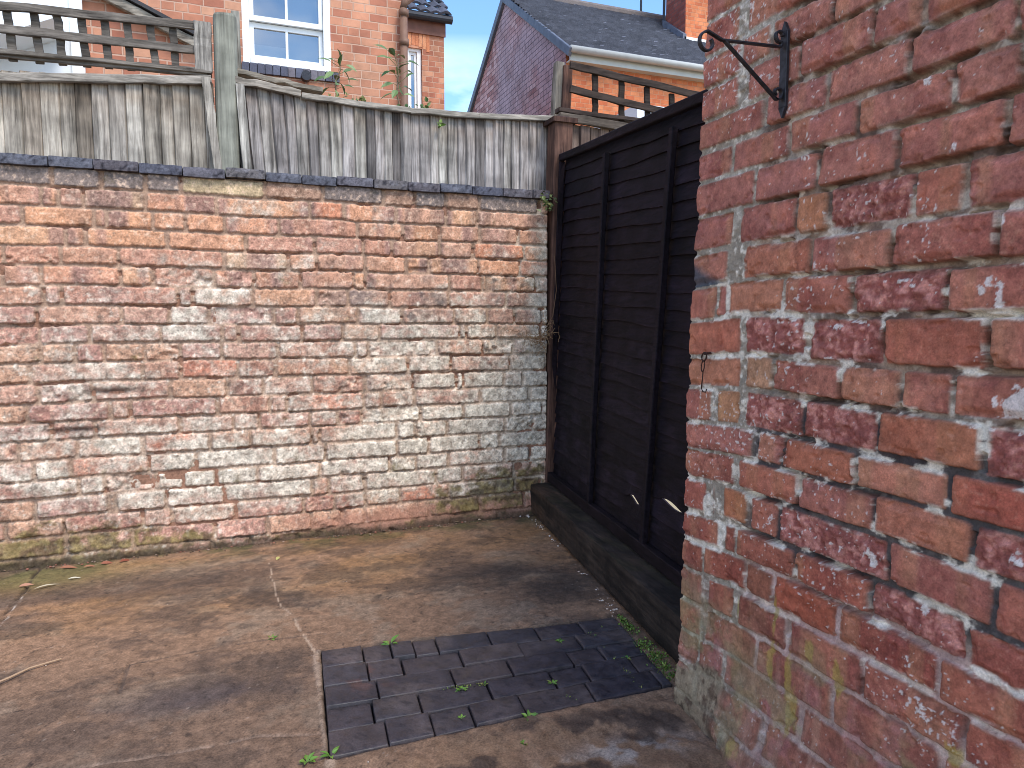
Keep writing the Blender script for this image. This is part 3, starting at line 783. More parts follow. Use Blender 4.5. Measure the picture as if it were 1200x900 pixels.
# colours
pal = np.array([lin(156, 102, 91), lin(160, 106, 93), lin(150, 95, 87), lin(162, 110, 95), lin(154, 102, 95), lin(157, 99, 86)])
base = pal[(R[..., 0] * 6).astype(int) % 6]
up = sst(.95, 1.25, Zg)
base = mixc(base, lin(150, 100, 96), up * .5)  # pinkish cast of blue skylight put into the upper bricks
base = mixc(base, lin(124, 58, 46), sst(.75, .40, Zg) * .55)
bandn = vn(Sg * 22 + K * 5.1 + J * 1.7, K * 2.9 + J, 80)
base = mixc(base, lin(162, 118, 94), sst(.62, .78, bandn) * .5)
base = mixc(base, lin(126, 64, 60), sst(.30, .15, bandn) * .4)
base = mixc(base, lin(176, 112, 94), sst(.50, .72, nm) * .35)
base = mixc(base, lin(112, 58, 54), sst(.48, .28, nm) * .40)
for q, cc in (((945, 250), (182, 134, 92)), ((872, 345), (178, 130, 100)), ((883, 440), (172, 150, 118)), ((848, 470), (184, 150, 108)), ((807, 448), (176, 148, 118)), ((1090, 220), (172, 106, 86)),
              ((845, 590), (178, 122, 80)), ((1080, 615), (160, 104, 80)), ((1085, 520), (156, 94, 64)), ((960, 535), (160, 98, 72)), ((895, 560), (164, 100, 76)), ((890, 675), (128, 96, 78)),
              ((805, 560), (152, 84, 70)), ((812, 390), (170, 98, 74)), ((812, 430), (168, 94, 78)), ((1090, 400), (160, 90, 66)), ((1170, 600), (156, 74, 60)), ((890, 310), (168, 104, 78)), ((930, 700), (158, 84, 54)), ((900, 715), (92, 62, 58))):
    m = brick_at(*q); base = np.where(m[..., None], base * .60 + lin(*cc) * .40, base)
base = np.where(rough_b[..., None], mixc(np.tile(lin(138, 82, 78), Sg.shape + (1,)), lin(170, 118, 112), sst(.4, .7, nf)), base)
base = mixc(base, lin(108, 62, 58), (rb * sst(.5, .3, fbm(Sg * 38, Zg * 38, 77, 5))) * .5)
mort = mixc(np.tile(lin(138, 118, 106), Sg.shape + (1,)), lin(88, 72, 66), sst(.35, .65, nm))
mort = mixc(mort, lin(176, 164, 154), sst(.58, .70, fbm(Sg * 30, Zg * 30, 99, 4)) * .7)
gr = np.clip(sst(.25, .19, Sg) + .55 * sst(.56, .66, nl_), 0, 1)
mort = mixc(mort, mixc(np.tile(lin(136, 128, 120), Sg.shape + (1,)), lin(186, 180, 174), sst(.55, .75, nf)), gr)
blk = sst(.22, .27, Sg) * sst(.46, .52, Zg) * sst(.86, .80, Zg) * sst(.30, .42, nl_ + .15)
mort = mixc(mort, lin(52, 50, 56), blk * .85)
lo = sst(.50, .44, Zg) * sst(.2, .3, Sg)
mort = mixc(mort, lin(176, 150, 150), lo * .75)
grain = fbm(Sg * 140, Zg * 140, 96, 3, .6)
gv = (.25 + .75 * R[..., 9])
base = mixc(base, base * .6, sst(.60, .72, grain) * .65 * gv)
base = mixc(base, lin(190, 142, 124), sst(.34, .24, grain) * .35 * gv)
base = base * (.86 + .28 * vn(Sg * 9 + K * 3.3, Zg * 60 + J * 5.1, 97))[..., None]
Cw = mixc(mort, base, sst(-.0006, .0020, D))
Cw = mixc(Cw, lin(98, 72, 62), sst(.012, .002, D) * sst(-.002, .003, D) * .35)
# splashes of old white paint: specks, dabs and a few flaked patches
spk = sst(.84, .90, fbm(Sg * 150, Zg * 150, 81, 2) + .50 * (fbm(Sg * 5, Zg * 5, 82, 2) - .5) + .02 * sst(.9, 1.3, Zg))
patch = np.zeros(Sg.shape)
for (px_, py_, rs, rz, a) in ((1150, 335, .030, .018, 1), (1165, 345, .012, .035, 1), (1190, 475, .03, .045, 1), (1160, 470, .008, .03, .9), (1015, 655, .022, .022, 1), (1075, 715, .02, .016, .9), (1180, 650, .03, .016, .9),
                          (1070, 100, .02, .010, .8), (1040, 105, .025, .010, .6), (1005, 175, .03, .012, .7), (930, 190, .02, .012, .6), (1110, 175, .022, .012, .7), (1165, 265, .014, .014, .8), (925, 375, .045, .006, .9), (965, 382, .05, .007, .9),
                          (1000, 375, .03, .010, .8), (1150, 500, .03, .010, .8), (1065, 335, .04, .008, .7), (970, 420, .04, .008, .8), (1035, 330, .05, .006, .8), (900, 365, .05, .006, .7), (1065, 770, .02, .02, .7), (1110, 850, .03, .05, .55), (1080, 830, .03, .03, .5)):
    s, z = wq(px_, py_); patch = np.maximum(patch, a * blob(Sg, Zg, s, z, rs, rz))
pm = sst(.66, .72, patch * .36 + fbm(Sg * 55, Zg * 48, 83, 5, .7) * .80)
pm = np.maximum(pm * sst(.10, .35, patch), spk * .85) * np.clip(sst(.0005, .003, D) + .6 * sst(.35, .6, flush), 0, 1)
Cw = mixc(Cw, mixc(np.tile(lin(214, 208, 208), Sg.shape + (1,)), lin(184, 176, 182), nf), pm * .88)
hgt += pm * .0008
lime = sst(.52, .64, fbm(Sg * 20, Zg * 34, 84, 5, .6)) * sst(.007, -.001, D - .004 * (fbm(Sg * 60, Zg * 60, 100, 3) - .4)) * (.80 * sst(1.25, 1.02, Zg) * sst(.30, .50, Zg) + .28)
Cw = mixc(Cw, lin(206, 200, 194), np.clip(lime, 0, 1) * .85)
# foot of the wall: grime, yellow lichen runs, cement
fg = sst(.42, .22, Zg + (nl_ - .5) * .18 + np.clip(Sg - .25, -.2, .6) * .10)
strk = fbm(Sg * 60, Zg * 6, 85, 4)
Cw = mixc(Cw, mixc(np.tile(lin(104, 82, 74), Sg.shape + (1,)), lin(150, 128, 118), sst(.45, .65, strk)), fg * .40 * sst(.35, .55, nl_ + .1))
Cw = mixc(Cw, lin(158, 104, 112), fg * sst(.55, .68, fbm(Sg * 20, Zg * 16, 86, 4)) * .32)
yl = np.zeros(Sg.shape)
for px_, py_, rs, rz in ((900, 770, .016, .05), (921, 790, .013, .07), (862, 715, .006, .035), (945, 760, .012, .03), (925, 830, .018, .05), (872, 870, .03, .03), (978, 785, .012, .02), (1115, 885, .02, .02), (905, 720, .006, .05), (980, 800, .02, .03)):
    s, z = wq(px_, py_); yl = np.maximum(yl, blob(Sg, Zg, s, z, rs, rz))
Cw = mixc(Cw, mixc(np.tile(lin(160, 142, 62), Sg.shape + (1,)), lin(132, 120, 78), nm), sst(.55, .80, yl * .55 + .75 * fbm(Sg * 70, Zg * 22, 87, 5, .65)) * sst(.05, .3, yl) * .6)
Cw = mixc(Cw, lin(126, 122, 92), fg * sst(.52, .66, fbm(Sg * 14, Zg * 14, 88, 4)) * .5)
cem = sst(.13, .10, Zg - Sg * .20 + (nm - .5) * .07) * sst(.27, .17, Sg + (nm - .5) * .1)
Cw = mixc(Cw, mixc(np.tile(lin(134, 124, 108), Sg.shape + (1,)), lin(78, 68, 58), sst(.42, .60, fbm(Sg * 34, Zg * 26, 89, 6, .66))), cem * .9)
cem2 = np.clip(foot / .05, 0, 1) * sst(.40, .58, fbm(Sg * 16, Zg * 16, 94, 5, .65)) * .5
Cw = mixc(Cw, mixc(np.tile(lin(118, 102, 90), Sg.shape + (1,)), lin(84, 70, 62), sst(.4, .6, nm)), cem2)
hgt = hgt * (1 - cem * .5) + cem * .006 * (nm - .3)
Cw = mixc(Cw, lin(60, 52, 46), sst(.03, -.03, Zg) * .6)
Cw = mixc(Cw, lin(60, 70, 84), brick_at(808, 318) * sst(.25, .7, (u / np.maximum(hx, .01) * -.5 - v / np.maximum(hz, .01) * .5) + .3) * .9)
Cw = Cw * (.74 + .52 * nf)[..., None] * (.92 + .16 * nvf)[..., None]
Cw = desat(Cw, 1.04, 1.10) * np.array([1.05, .99, .88])
lean = np.interp(Zg, [0, .095, .947, 1.746, 2.4], [0, .003, .02, .064, .09])                        # the wall end leans back a little
edgej = (fbm(Zg * 25, Zg * 0 + 3, 90, 4) - .5) * .012 - sst(.0, -.006, D) * .006
Yp = YE - Sg - lean * sst(1.2, 0, Sg) + edgej * sst(.02, 0, Sg)
P = np.stack([WX - hgt, Yp, Zg], -1)
# turn the far corner
ext = []
for dx, dy in ((.24, .0), (.06, .002), (.012, .0035), (.004, .0015)):
    e = P[0].copy(); e[:, 0] = e[:, 0] + dx; e[:, 1] = e[:, 1] + dy; ext.append(e)
P = np.concatenate([np.array(ext), P]); Cw = np.concatenate([np.repeat(Cw[:1], 4, 0), Cw])
core = MB(); core.box((WX + .03, YE - 1.72, -.1), (WX + .23, YE - .10, 2.34))
wall_r = sheet('brick_wall', P, Cw, M['near'], (core.v, core.f, lin(130, 80, 66)), (WX, YE, 0))
tag(wall_r, 'rough red brick wall with white paint splashes rising close on the right of the black fence', 'wall')

# ================================================================== FENCE ALONG THE TOP OF THE BACK WALL
FY = 3.45
tintrng = np.random.default_rng(23)
def boards(mb, x0, x1, top, bottom, y, wmin, wmax, seed, tints, tilt=0.0, thick=.011):
    """feather-edged upright boards, each a wedge with ragged top, lapped one over the next"""
    rg = np.random.default_rng(seed)
    x = x0; i = 0
    while x < x1:
        wd = min(rg.uniform(wmin, wmax), x1 - x + .004)
        tl = tilt(x) if callable(tilt) else tilt
        t = tints[rg.integers(len(tints))] * rg.uniform(.72, 1.18) * (.6 if rg.random() < .12 else 1)
        pr_ = rg.normal(0, .0035)
        zt = top(x + wd / 2); zb = bottom - rg.uniform(0, .004)
        n = 9
        V = []; Cc = []
        ph = rg.uniform(0, 9)
        for k in range(n + 1):
            f_ = k / n; z = zb + (zt - zb) * f_
            sh = tl * (z - zb) + (vn(np.array(f_ * 3 + ph), np.array(i * 1.7), 5) - .5) * .006
            bow = (vn(np.array(f_ * 2 + ph), np.array(i * 2.3), 6) - .5) * .010
            ya_ = y - .012 + bow; yb_ = y + .004 + bow
            V += [(x + sh + .0042, ya_ + pr_, z), (x + sh + wd - .0042, yb_ - .008 + pr_, z), (x + sh + wd + .008, yb_ + .012, z), (x + sh - .008, yb_ + .014, z)]
            st = float(sst(.35, .95, np.array(f_))) * rg.uniform(.2, .9)
            Cc += [t * (1 - st) + t * np.array([.60, .50, .42]) * st] * 4
        Fc = []
        for k in range(n):
            for q in range(4):
                a = k * 4 + q; b = k * 4 + (q + 1) % 4
                Fc.append((a, b, b + 4, a + 4))
        Fc += [(3, 2, 1, 0), tuple(n * 4 + q for q in range(4))]
        mb.add(V, Fc, np.array(Cc))
        x += wd - .001; i += 1
warm = [np.array([1.0, .93, .84]), np.array([.92, .86, .78]), np.array([1.02, .98, .92]), np.array([.84, .74, .64]), np.array([.95, .90, .85])]
cool = [np.array([.92, .88, .90]), np.array([.84, .80, .82]), np.array([1.0, .96, .94]), np.array([.74, .70, .72]), np.array([.9, .88, .84])]
dbr = [np.array([.45, .35, .32]), np.array([.55, .42, .38]), np.array([.38, .30, .29])]
def zat(px_, py_, Y=FY): return float(ony(px_, py_, Y)[2])
def xat(px_, py_, Y=FY): return float(ony(px_, py_, Y)[0])

p1 = thing('board_fence', (-.9, FY, 1.643), 'weathered upright board fence panel left of the green post, under the longer trellis', 'fence')
b = MB(); boards(b, -2.9, -.085, lambda x: np.interp(x, [-2.9, -.86, -.09], [1.96, 1.985, 2.03]), 1.635, FY, .050, .070, 1, warm)
b.build('board', M['grey'], p1)
cpb = MB(); cpb.beam((-2.9, FY - .02, 1.985), (-.86, FY - .02, zat(0, 91, FY - .02)), .034, .03, n=8, amp=.0015, c=(1.0, .97, .93)); cpb.beam((-.86, FY - .02, zat(0, 91, FY - .02)), (xat(248, 94), FY - .02, zat(248, 94, FY - .02)), .034, .03, n=12, amp=.0018, seed=2, c=(1.0, .97, .93))
cpb.build('capping', M['lath'], p1)
cpb = MB(); cpb.beam((-2.9, FY + .01, 2.005), (xat(248, 84), FY + .01, zat(248, 86)), .014, .07, n=12, amp=.002, seed=3, c=(.6, .57, .54)); cpb.build('top_rail', M['lath'], p1)
lt = MB(); lt.beam((xat(257, 199), FY - .03, 1.635), (xat(241, 93), FY - .03, zat(241, 93)), .034, .016, up=(1, 0, 0), n=8, amp=.0015, seed=5, c=(1.0, .95, .88)); lt.build('end_lath', M['grey'], p1)

p2 = thing('board_fence', (.7, FY, 1.643), 'grey upright board fence panel sagging between the green post and the brown post', 'fence')
topx = [xat(283, 102), xat(352, 114), xat(420, 124), xat(480, 133), xat(560, 139), xat(650, 143)]; topz = [zat(283, 102), zat(352, 114), zat(420, 124), zat(480, 133), zat(560, 139), zat(650, 143)]
b = MB(); boards(b, xat(284, 150), 1.525, lambda x: np.interp(x, topx, topz) + .014, 1.635, FY, .040, .056, 2, cool, lambda x: np.interp(x, [0, .3, .6], [-.09, -.03, 0]))
b.build('board', M['grey'], p2)
c2 = MB(); q = FY - .018
c2.beam((xat(274, 93), q, zat(274, 93, q)), (xat(352, 110), q, zat(352, 110, q)), .030, .026, n=6, amp=.002, c=(1.05, 1.0, .94), seed=7)
c2.build('capping', M['lath'], p2)
c3 = MB()
for a_, b_ in (((353, 112), (420, 122)), ((420, 122), (480, 130)), ((480, 130), (560, 136)), ((560, 136), (646, 139))):
    c3.beam((xat(*a_), q, zat(*a_, q)), (xat(*b_) + .004, q, zat(*b_, q)), .026, .028, n=4, amp=.0012, c=(.98, .95, .9), seed=int(a_[0]))
c3.build('capping', M['lath'], p2)
c4 = MB(); c4.beam((xat(276, 84), FY + .02, zat(276, 84)), (xat(378, 107), FY + .02, zat(378, 107)), .022, .07, n=9, amp=.003, seed=9, c=(.85, .80, .72)); c4.build('loose_batten', M['lath'], p2)
lt = MB(); lt.beam((xat(290, 200), FY - .03, 1.635), (xat(281, 101), FY - .03, zat(281, 101)), .036, .015, up=(1, 0, 0), n=8, amp=.001, seed=6, c=(1.02, 1.0, .96)); lt.build('end_lath', M['grey'], p2)

p3 = thing('board_fence', (2.3, 3.52, 1.5), 'dark brown board fence panel with flaking rail showing between brown post and black fence', 'fence')
b = MB(); boards(b, 1.62, 3.4, lambda x: np.interp(x, [1.6, 2.12, 3.4], [zat(672, 146, 3.52), zat(755, 158, 3.52), 2.02]), 1.2, 3.52, .050, .065, 3, dbr)
b.build('board', M['grey'], p3)
r = MB(); r.beam((1.60, 3.495, zat(665, 138, 3.5)), (2.35, 3.495, zat(790, 160, 3.5)), .045, .03, n=10, amp=.002, seed=2, c=(.36, .31, .28)); r.beam((2.35, 3.495, zat(790, 160, 3.5)), (3.4, 3.495, 2.0), .045, .03, n=10, amp=.002, seed=2, c=(.34, .30, .27)); r.build('capping', M['lath'], p3)
r = MB(); r.beam((1.60, 3.52, zat(660, 130, 3.52)), (3.4, 3.52, zat(880, 164, 3.52)), .02, .06, n=12, amp=.002, seed=4, c=(.2, .15, .14)); r.build('top_rail', M['lath'], p3)

def trellis(name, rails, uprights, y, label, loc, tint, wd=.033):
    t = thing(name, loc, label, 'trellis')
    for i, (a, b_) in enumerate(rails):
        m = MB(); m.beam((xat(*a, y), y, zat(*a, y)), (xat(*b_, y), y, zat(*b_, y)), wd, .016, n=16, amp=.0012, seed=i + 31, c=tint); m.build('rail', M['lath'], t)
    for i, (a, b_) in enumerate(uprights):
        m = MB(); m.beam((xat(*a, y), y + .017, zat(*a, y)), (xat(*b_, y), y + .017, zat(*b_, y)), wd * .9, .015, up=(1, 0, 0), n=8, amp=.001, seed=i + 51, c=tint * .75); m.build('upright', M['lath'], t)
    return t
T1 = trellis('trellis', [((-150, -8), (236, 31)), ((-150, 18), (233, 59)), ((-150, 48), (243, 85))],
             [((-60, 5), (-50, 62)), ((-25, 8), (-17, 66)), ((6.5, 9), (14, 70)), ((38, 11), (46, 73)), ((66, 16), (73, 75)), ((94, 18), (101, 77)), ((121, 20), (127, 79)), ((148, 24), (153, 81)), ((175, 27), (183, 83)), ((202, 31), (206, 85))],
             FY - .005, 'weathered square trellis on the fence panel, far left in front of the white wall', (-.5, FY, 2.05), np.array([.50, .47, .45]))
m = MB(); m.beam((xat(239, 85), FY - .01, zat(239, 85)), (xat(237, 28), FY - .01, zat(237, 28)), .07, .03, up=(1, 0, 0), n=6, amp=.002, c=(.8, .77, .74)); m.build('end_post', M['grey'], T1)
T2 = trellis('trellis', [((668, 76), (880, 127)), ((668, 104), (880, 157))],
             [((699, 85), (699, 136)), ((730, 93), (730, 142)), ((760, 101), (761, 148)), ((789, 109), (790, 152)), ((818, 117), (818, 156))],
             3.5, 'dark flaking trellis above the black fence in front of the orange house', (1.9, 3.5, 2.1), np.array([.15, .115, .105]), .036)

gp = thing('fence_post', (0, 3.40, 1.0), 'tall pale green round-edged post standing between the two grey board panels', 'post')
m = MB(); m.smooth = False
pa = np.array([xat(266.5, 201, 3.42), 3.46, 1.2]); pb = np.array([xat(268, 201, 3.42), 3.46, 1.64]); pc = np.array([xat(263, 15, 3.42), 3.46, zat(263, 15, 3.42)])
dirn = pc - pb
V = []; Fc = []
prof = []
for k in range(20):
    t_ = 2 * math.pi * k / 20
    cx_, sx_ = math.cos(t_), math.sin(t_)
    prof.append((math.copysign(abs(cx_) ** .6, cx_) * .048, math.copysign(abs(sx_) ** .6, sx_) * .048))
lv = [pa] + [pb + dirn * q for q in np.linspace(0, .985, 8)] + [pc]
for i, p in enumerate(lv):
    k = .94 if i == len(lv) - 1 else 1.0
    for a_, b_ in prof: V.append((p[0] + a_ * k, p[1] + b_ * k, p[2] + (a_ * .06 if i == len(lv) - 1 else 0)))
for i in range(len(lv) - 1):
    for k in range(20):
        a_ = i * 20 + k; b_ = i * 20 + (k + 1) % 20
        Fc.append((a_, b_, b_ + 20, a_ + 20))
Fc.append(tuple((len(lv) - 1) * 20 + k for k in range(20)))
m.add(V, Fc, (1, 1, 1)); m.build('post_shaft', M['green'], gp)
m = MB(); m.beam((xat(279, 110, 3.55), 3.55, zat(279, 110, 3.55)), (xat(275.5, 14, 3.55), 3.55, zat(275.5, 14, 3.55)), .034, .02, up=(1, 0, 0), n=6, amp=.001, c=(.7, .7, .66)); m.build('backing_lath', M['grey'], gp)
m = MB(); m.beam((-.09, 3.56, 1.0), (-.09, 3.56, 1.83), .02, .15, up=(0, 1, 0), c=(.28, .28, .30)); m.beam((.075, 3.56, 1.0), (.075, 3.56, 1.90), .02, .12, up=(0, 1, 0), c=(.26, .25, .26)); m.build('gap_dark_board', M['grey'], gp)  # dark boards added to keep the gaps beside the post dark

wp = thing('fence_post', (1.64, 3.58, 1.0), 'short weathered brown post carrying the left end of the dark trellis', 'post')
m = MB(); m.beam((1.60, 3.60, 1.5), (xat(655, 74, 3.6), 3.60, zat(655, 74, 3.6)), .05, .05, n=8, amp=.0015, c=(.52, .48, .44)); m.build('post_shaft', M['grey'], wp)
m = MB(); m.beam((1.665, 3.58, 1.5), (xat(664, 78, 3.58), 3.58, zat(664, 78, 3.58)), .05, .05, n=8, amp=.0015, seed=3, c=(.9, .8, .78)); m.build('side_post', M['brown'], wp)

# ================================================================== BLACK LAP FENCE AND SLEEPER
A = onz(620, 600); Bq = onz(790, 780)
fv = (Bq - A) / np.linalg.norm(Bq - A)                                   # along the fence, towards the camera
fn_ = np.array([-fv[1], fv[0], 0.0]);                                     # away from the yard
if fn_[0] < 0: fn_ = -fn_
LEAN = RAD(2.0)
def fp(a, z, o=0.0):                                                      # a along, z height, o out of the fence towards the yard
    base_ = A + fn_ * (.125 + math.tan(LEAN) * (z - .156) - o)
    return np.array([base_[0] + fv[0] * a, base_[1] + fv[1] * a, z])
def ftop(a): return 1.816 - .0985 * a
sl_ = thing('timber_sleeper', tuple(A), 'dark mossy timber sleeper lying on the ground under the black fence', 'sleeper')
sb = MB(); sb.smooth = True
def sfn(W):
    P_ = np.empty_like(W)
    for i in range(3): pass
    P_[..., 0] = A[0] + fv[0] * W[..., 0] + fn_[0] * W[..., 1]
    P_[..., 1] = A[1] + fv[1] * W[..., 0] + fn_[1] * W[..., 1]
    P_[..., 2] = W[..., 2]
    return P_
def scol(W):
    k = fbm(W[..., 1] * 3.5, W[..., 2] * 60 + W[..., 0] * 30, 91, 4)
    q_ = mixc(np.tile(np.array([.85, .82, .8]), k.shape + (1,)), np.array([1.7, 1.35, 1.1]), sst(2.7, 3.3, W[..., 1]) * sst(.42, .6, k))
    q_ = mixc(q_, np.array([.9, 1.0, .65]), sst(.45, .6, fbm(W[..., 1] * 12, W[..., 0] * 30, 92, 3)) * sst(.145, .155, W[..., 2]) * .6)
    return mixc(q_, np.array([.30, .28, .28]), sst(.56, .62, fbm(W[..., 1] * 2.2, W[..., 2] * 50, 93, 3)) * .8)
sb.rough_block((.015, -.002, .012), (2.15, .14, .158), .013, .0045, .010, 4, scol, sfn)
sb.build('beam', M['sleeper'], sl_)

fe = thing('lap_fence_panel', tuple(fp(.9, .156)), 'black lap fence panel with two battens and light slits beside the brick wall', 'fence')
sm = MB()
rng = np.random.default_rng(8)
z0 = .20; nsl = 25
LEN = 1.86
def apos(px_, py_):                                                      # position along the fence of a measured spot
    nn = fn_ * math.cos(LEAN) - np.array([0, 0, 1]) * math.sin(LEAN)
    p = onpl(px_, py_, fp(0, .9), nn); return float((p - A) @ fv), float(p[2])
SA = apos(743, 591)[0]; SB = apos(785, 602)[0]; print('SLITS', apos(743, 591), apos(785, 602))
for i in range(nsl):
    t0 = i / nsl; t1 = (i + 1.28) / nsl
    nA = 60
    V = []
    tint = np.array([1, .95, 1.0]) * rng.uniform(.8, 1.25)
    ph = rng.uniform(0, 50); CV = []
    for k in range(nA + 1):
        a = LEN * k / nA
        zt = ftop(a) - .004
        wv_ = (fbm(np.array(a * 3.2), np.array(ph), 6, 3) - .5) * .022
        if i == 0: wv_ = -.035
        if i == 2: wv_ += .028 * math.exp(-((a - SA) / .055) ** 2) + .012 * math.exp(-((a - .15) / .2) ** 2)
        if i == 3: wv_ += .019 * math.exp(-((a - SB) / .09) ** 2)
        if i == 4: wv_ += .020 * math.exp(-((a - .12) / .15) ** 2)
        zb_ = z0 + (zt - z0) * t0 + wv_; zz = min(z0 + (zt - z0) * t1, zt)
        if i == 1: zz -= .024 * math.exp(-((a - SA - .02) / .05) ** 2)
        if i == 2: zz -= .019 * math.exp(-((a - SB - .03) / .09) ** 2)
        ob = .007 + (fbm(np.array(a * 2), np.array(ph + 9), 8, 2) - .5) * .006
        V += [fp(a, zb_, ob), fp(a, zb_ + .0035, ob), fp(a, zz, -.004), fp(a, zz, -.010), fp(a, zb_, ob - .008)]
        ew = 1 + 1.6 * float(sst(.45, .7, fbm(np.array(a * 9), np.array(ph + 3), 7, 3)))
        tf = .55 + .9 * float(fbm(np.array(a * 5 + ph), np.array(i * .7), 9, 4)) + (.9 if i < 5 else .0) * float(sst(.5, .75, fbm(np.array(a * 8), np.array(i * .9 + 2), 10, 3)))
        CV += [tint * ew * np.array([1.1, 1, .95]), tint * tf, tint * tf, tint * tf, tint * ew]
    Fc = []
    for k in range(nA):
        for q_ in range(5):
            a_ = k * 5 + q_; b_ = k * 5 + (q_ + 1) % 5
            Fc.append((a_, a_ + 5, b_ + 5, b_))
    sm.add(V, Fc, np.array(CV))
sm.build('lap_boards', M['black'], fe)
def fbar(name, a0, z0_, a1, z1_, wd, th, o, up, tint=(1, 1, 1), n=8):
    m_ = MB(); m_.beam(fp(a0, z0_, o), fp(a1, z1_, o), wd, th, up=up, n=n, amp=.0008, seed=abs(int(a0 * 50)), c=tint); return m_.build(name, M['black'], fe)
fbar('top_rail', -.02, ftop(0), LEN, ftop(LEN), .034, .030, .022, (0, 0, 1), (1.2, 1.1, 1.1))
fbar('bottom_rail', -.02, .188, LEN, .188, .050, .03, .020, (0, 0, 1), (1.3, 1.15, 1.0))
def apos(px_, py_):                                                      # position along the fence of a measured spot
    nn = fn_ * math.cos(LEAN) - np.array([0, 0, 1]) * math.sin(LEAN)
    p = onpl(px_, py_, fp(0, .9), nn); return float((p - A) @ fv), float(p[2])
for tp, bt in (((717, 180), (697, 588)), ((797, 150), (761, 640))):
    a0, z0_ = apos(*tp); a1, z1_ = apos(*bt)
    fbar('batten', a0, z0_, a1, z1_, .030, .022, .024, tuple(fv), (1.1, 1.0, 1.05))
fbar('end_batten', .015, 1.79, .0, .21, .040, .03, .022, tuple(fv), (1.3, 1.0, .95))
fbar('end_batten', LEN - .02, ftop(LEN) - .02, LEN - .02, .21, .040, .03, .022, tuple(fv))
bp_ = thing('fence_post', (1.46, 3.33, 0), 'dark brown square capped post where the back wall meets the black fence', 'post')
m = MB(); m.beam((1.507, 3.375, 0), (1.550, 3.375, 1.985), .10, .10, up=(0, 1, 0), n=10, amp=.001, c=(.9, .82, .8), chamfer=.05); m.build('post_shaft', M['brown'], bp_)
m = MB(); m.hexa([(1.485, 3.31, 1.985), (1.618, 3.31, 1.985), (1.618, 3.44, 1.985), (1.485, 3.44, 1.985), (1.485, 3.31, 2.008), (1.618, 3.31, 2.008), (1.618, 3.44, 2.008), (1.485, 3.44, 2.008)], (.55, .5, .5))
m.hexa([(1.49, 3.315, 2.009), (1.613, 3.315, 2.009), (1.613, 3.435, 2.009), (1.49, 3.435, 2.009), (1.53, 3.355, 2.026), (1.573, 3.355, 2.026), (1.573, 3.395, 2.026), (1.53, 3.395, 2.026)], (.5, .46, .46)); m.build('post_cap', M['brown'], bp_)

# ================================================================== HOUSES BEHIND
def quadbox(mb, x0, x1, y0, y1, z0, z1): mb.box((x0, y0, z0), (x1, y1, z1))
HY = 7.1
hl = thing('brick_house', (1.0, HY, 0), 'orange brick house with a white sash window and brown downpipe behind the grey fence', 'house')
def hx(px_, py_, Y=HY): return float(ony(px_, py_, Y)[0])
def hz_(px_, py_, Y=HY): return float(ony(px_, py_, Y)[2])
wx0, wx1 = hx(284, 40), hx(387, 40); wz0 = hz_(336, 79); wz1 = wz0 + 1.45
XE = hx(471, 60)
m = MB()                                                                  # front wall butted round the window opening
quadbox(m, -6, wx0, HY, HY + .24, 0, 6.4); quadbox(m, wx1, XE, HY, HY + .24, 0, 6.4)
quadbox(m, wx0, wx1, HY, HY + .24, 0, wz0 - .09); quadbox(m, wx0, wx1, HY, HY + .24, wz1, 6.4)
quadbox(m, XE - .24, XE, HY + .241, 13, 0, 6.4)
m.build('wall', M['orange'], hl)
def arch_bricks(x0, x1, z, h, Y, n, rise, seed):
    mb = MB(); rg = np.random.default_rng(seed)
    for i in range(n):
        a = x0 + (x1 - x0) * i / n + .004; b_ = x0 + (x1 - x0) * (i + 1) / n - .004
        f1 = (i + .5) / n; zz = z + rise * (1 - (2 * f1 - 1) ** 2)
        mb.box((a, Y, zz), (b_, Y + .1, zz + h), [lin(200, 128, 92), lin(188, 112, 80), lin(210, 146, 108)][rg.integers(3)])
    return mb
def window(parent, x0, x1, z0, z1, Y, sash=True, mid=None):
    fr = MB(); t = .062
    fr.box((x0, Y - .012, z0), (x0 + t, Y + .10, z1)); fr.box((x1 - t, Y - .012, z0), (x1, Y + .10, z1))
    fr.box((x0 + t, Y - .011, z1 - t), (x1 - t, Y + .10, z1)); fr.box((x0 + t, Y - .02, z0), (x1 - t, Y + .10, z0 + .05))
    f = fr.build('window_frame', M['white'], parent)
    if mid is None: mid = z0 + (z1 - z0) * .3
    for nm_, a, b_, dy in (('lower_sash', z0 + .052, mid - .002, .05), ('upper_sash', mid + .002, z1 - t - .002, .015)):
        s_ = MB(); q_ = .036; xa, xb = x0 + t + .003, x1 - t - .003
        s_.box((xa, Y + dy, a), (xa + q_, Y + dy + .035, b_)); s_.box((xb - q_, Y + dy, a), (xb, Y + dy + .035, b_))
        s_.box((xa + q_, Y + dy + .001, a), (xb - q_, Y + dy + .035, a + .045)); s_.box((xa + q_, Y + dy + .001, b_ - .045), (xb - q_, Y + dy + .035, b_))
        if sash:
            xm = (xa + xb) / 2; s_.box((xm - .011, Y + dy + .004, a + .046), (xm + .011, Y + dy + .033, b_ - .046))
        so_ = s_.build(nm_, M['white'], f)
    g = MB(); g.add([(x0 + t, Y + .070, z0 + .05), (x1 - t, Y + .070, z0 + .05), (x1 - t, Y + .070, mid), (x0 + t, Y + .070, mid)], [(0, 1, 2, 3)]); g.build('pane', M['glass'], f)
    g = MB(); g.add([(x0 + t, Y + .034, mid), (x1 - t, Y + .034, mid), (x1 - t, Y + .034, z1 - t), (x0 + t, Y + .034, z1 - t)], [(0, 1, 2, 3)]); g.build('pane', M['glass'], f)
    bk = MB(); bk.box((x0 - .1, Y + .45, z0 - .2), (x1 + .1, Y + .5, z1 + .2)); bk.build('room', M['dark'], f)
    return f
wf = window(hl, wx0, wx1, wz0, wz1, HY + .01, True, hz_(336, 28))
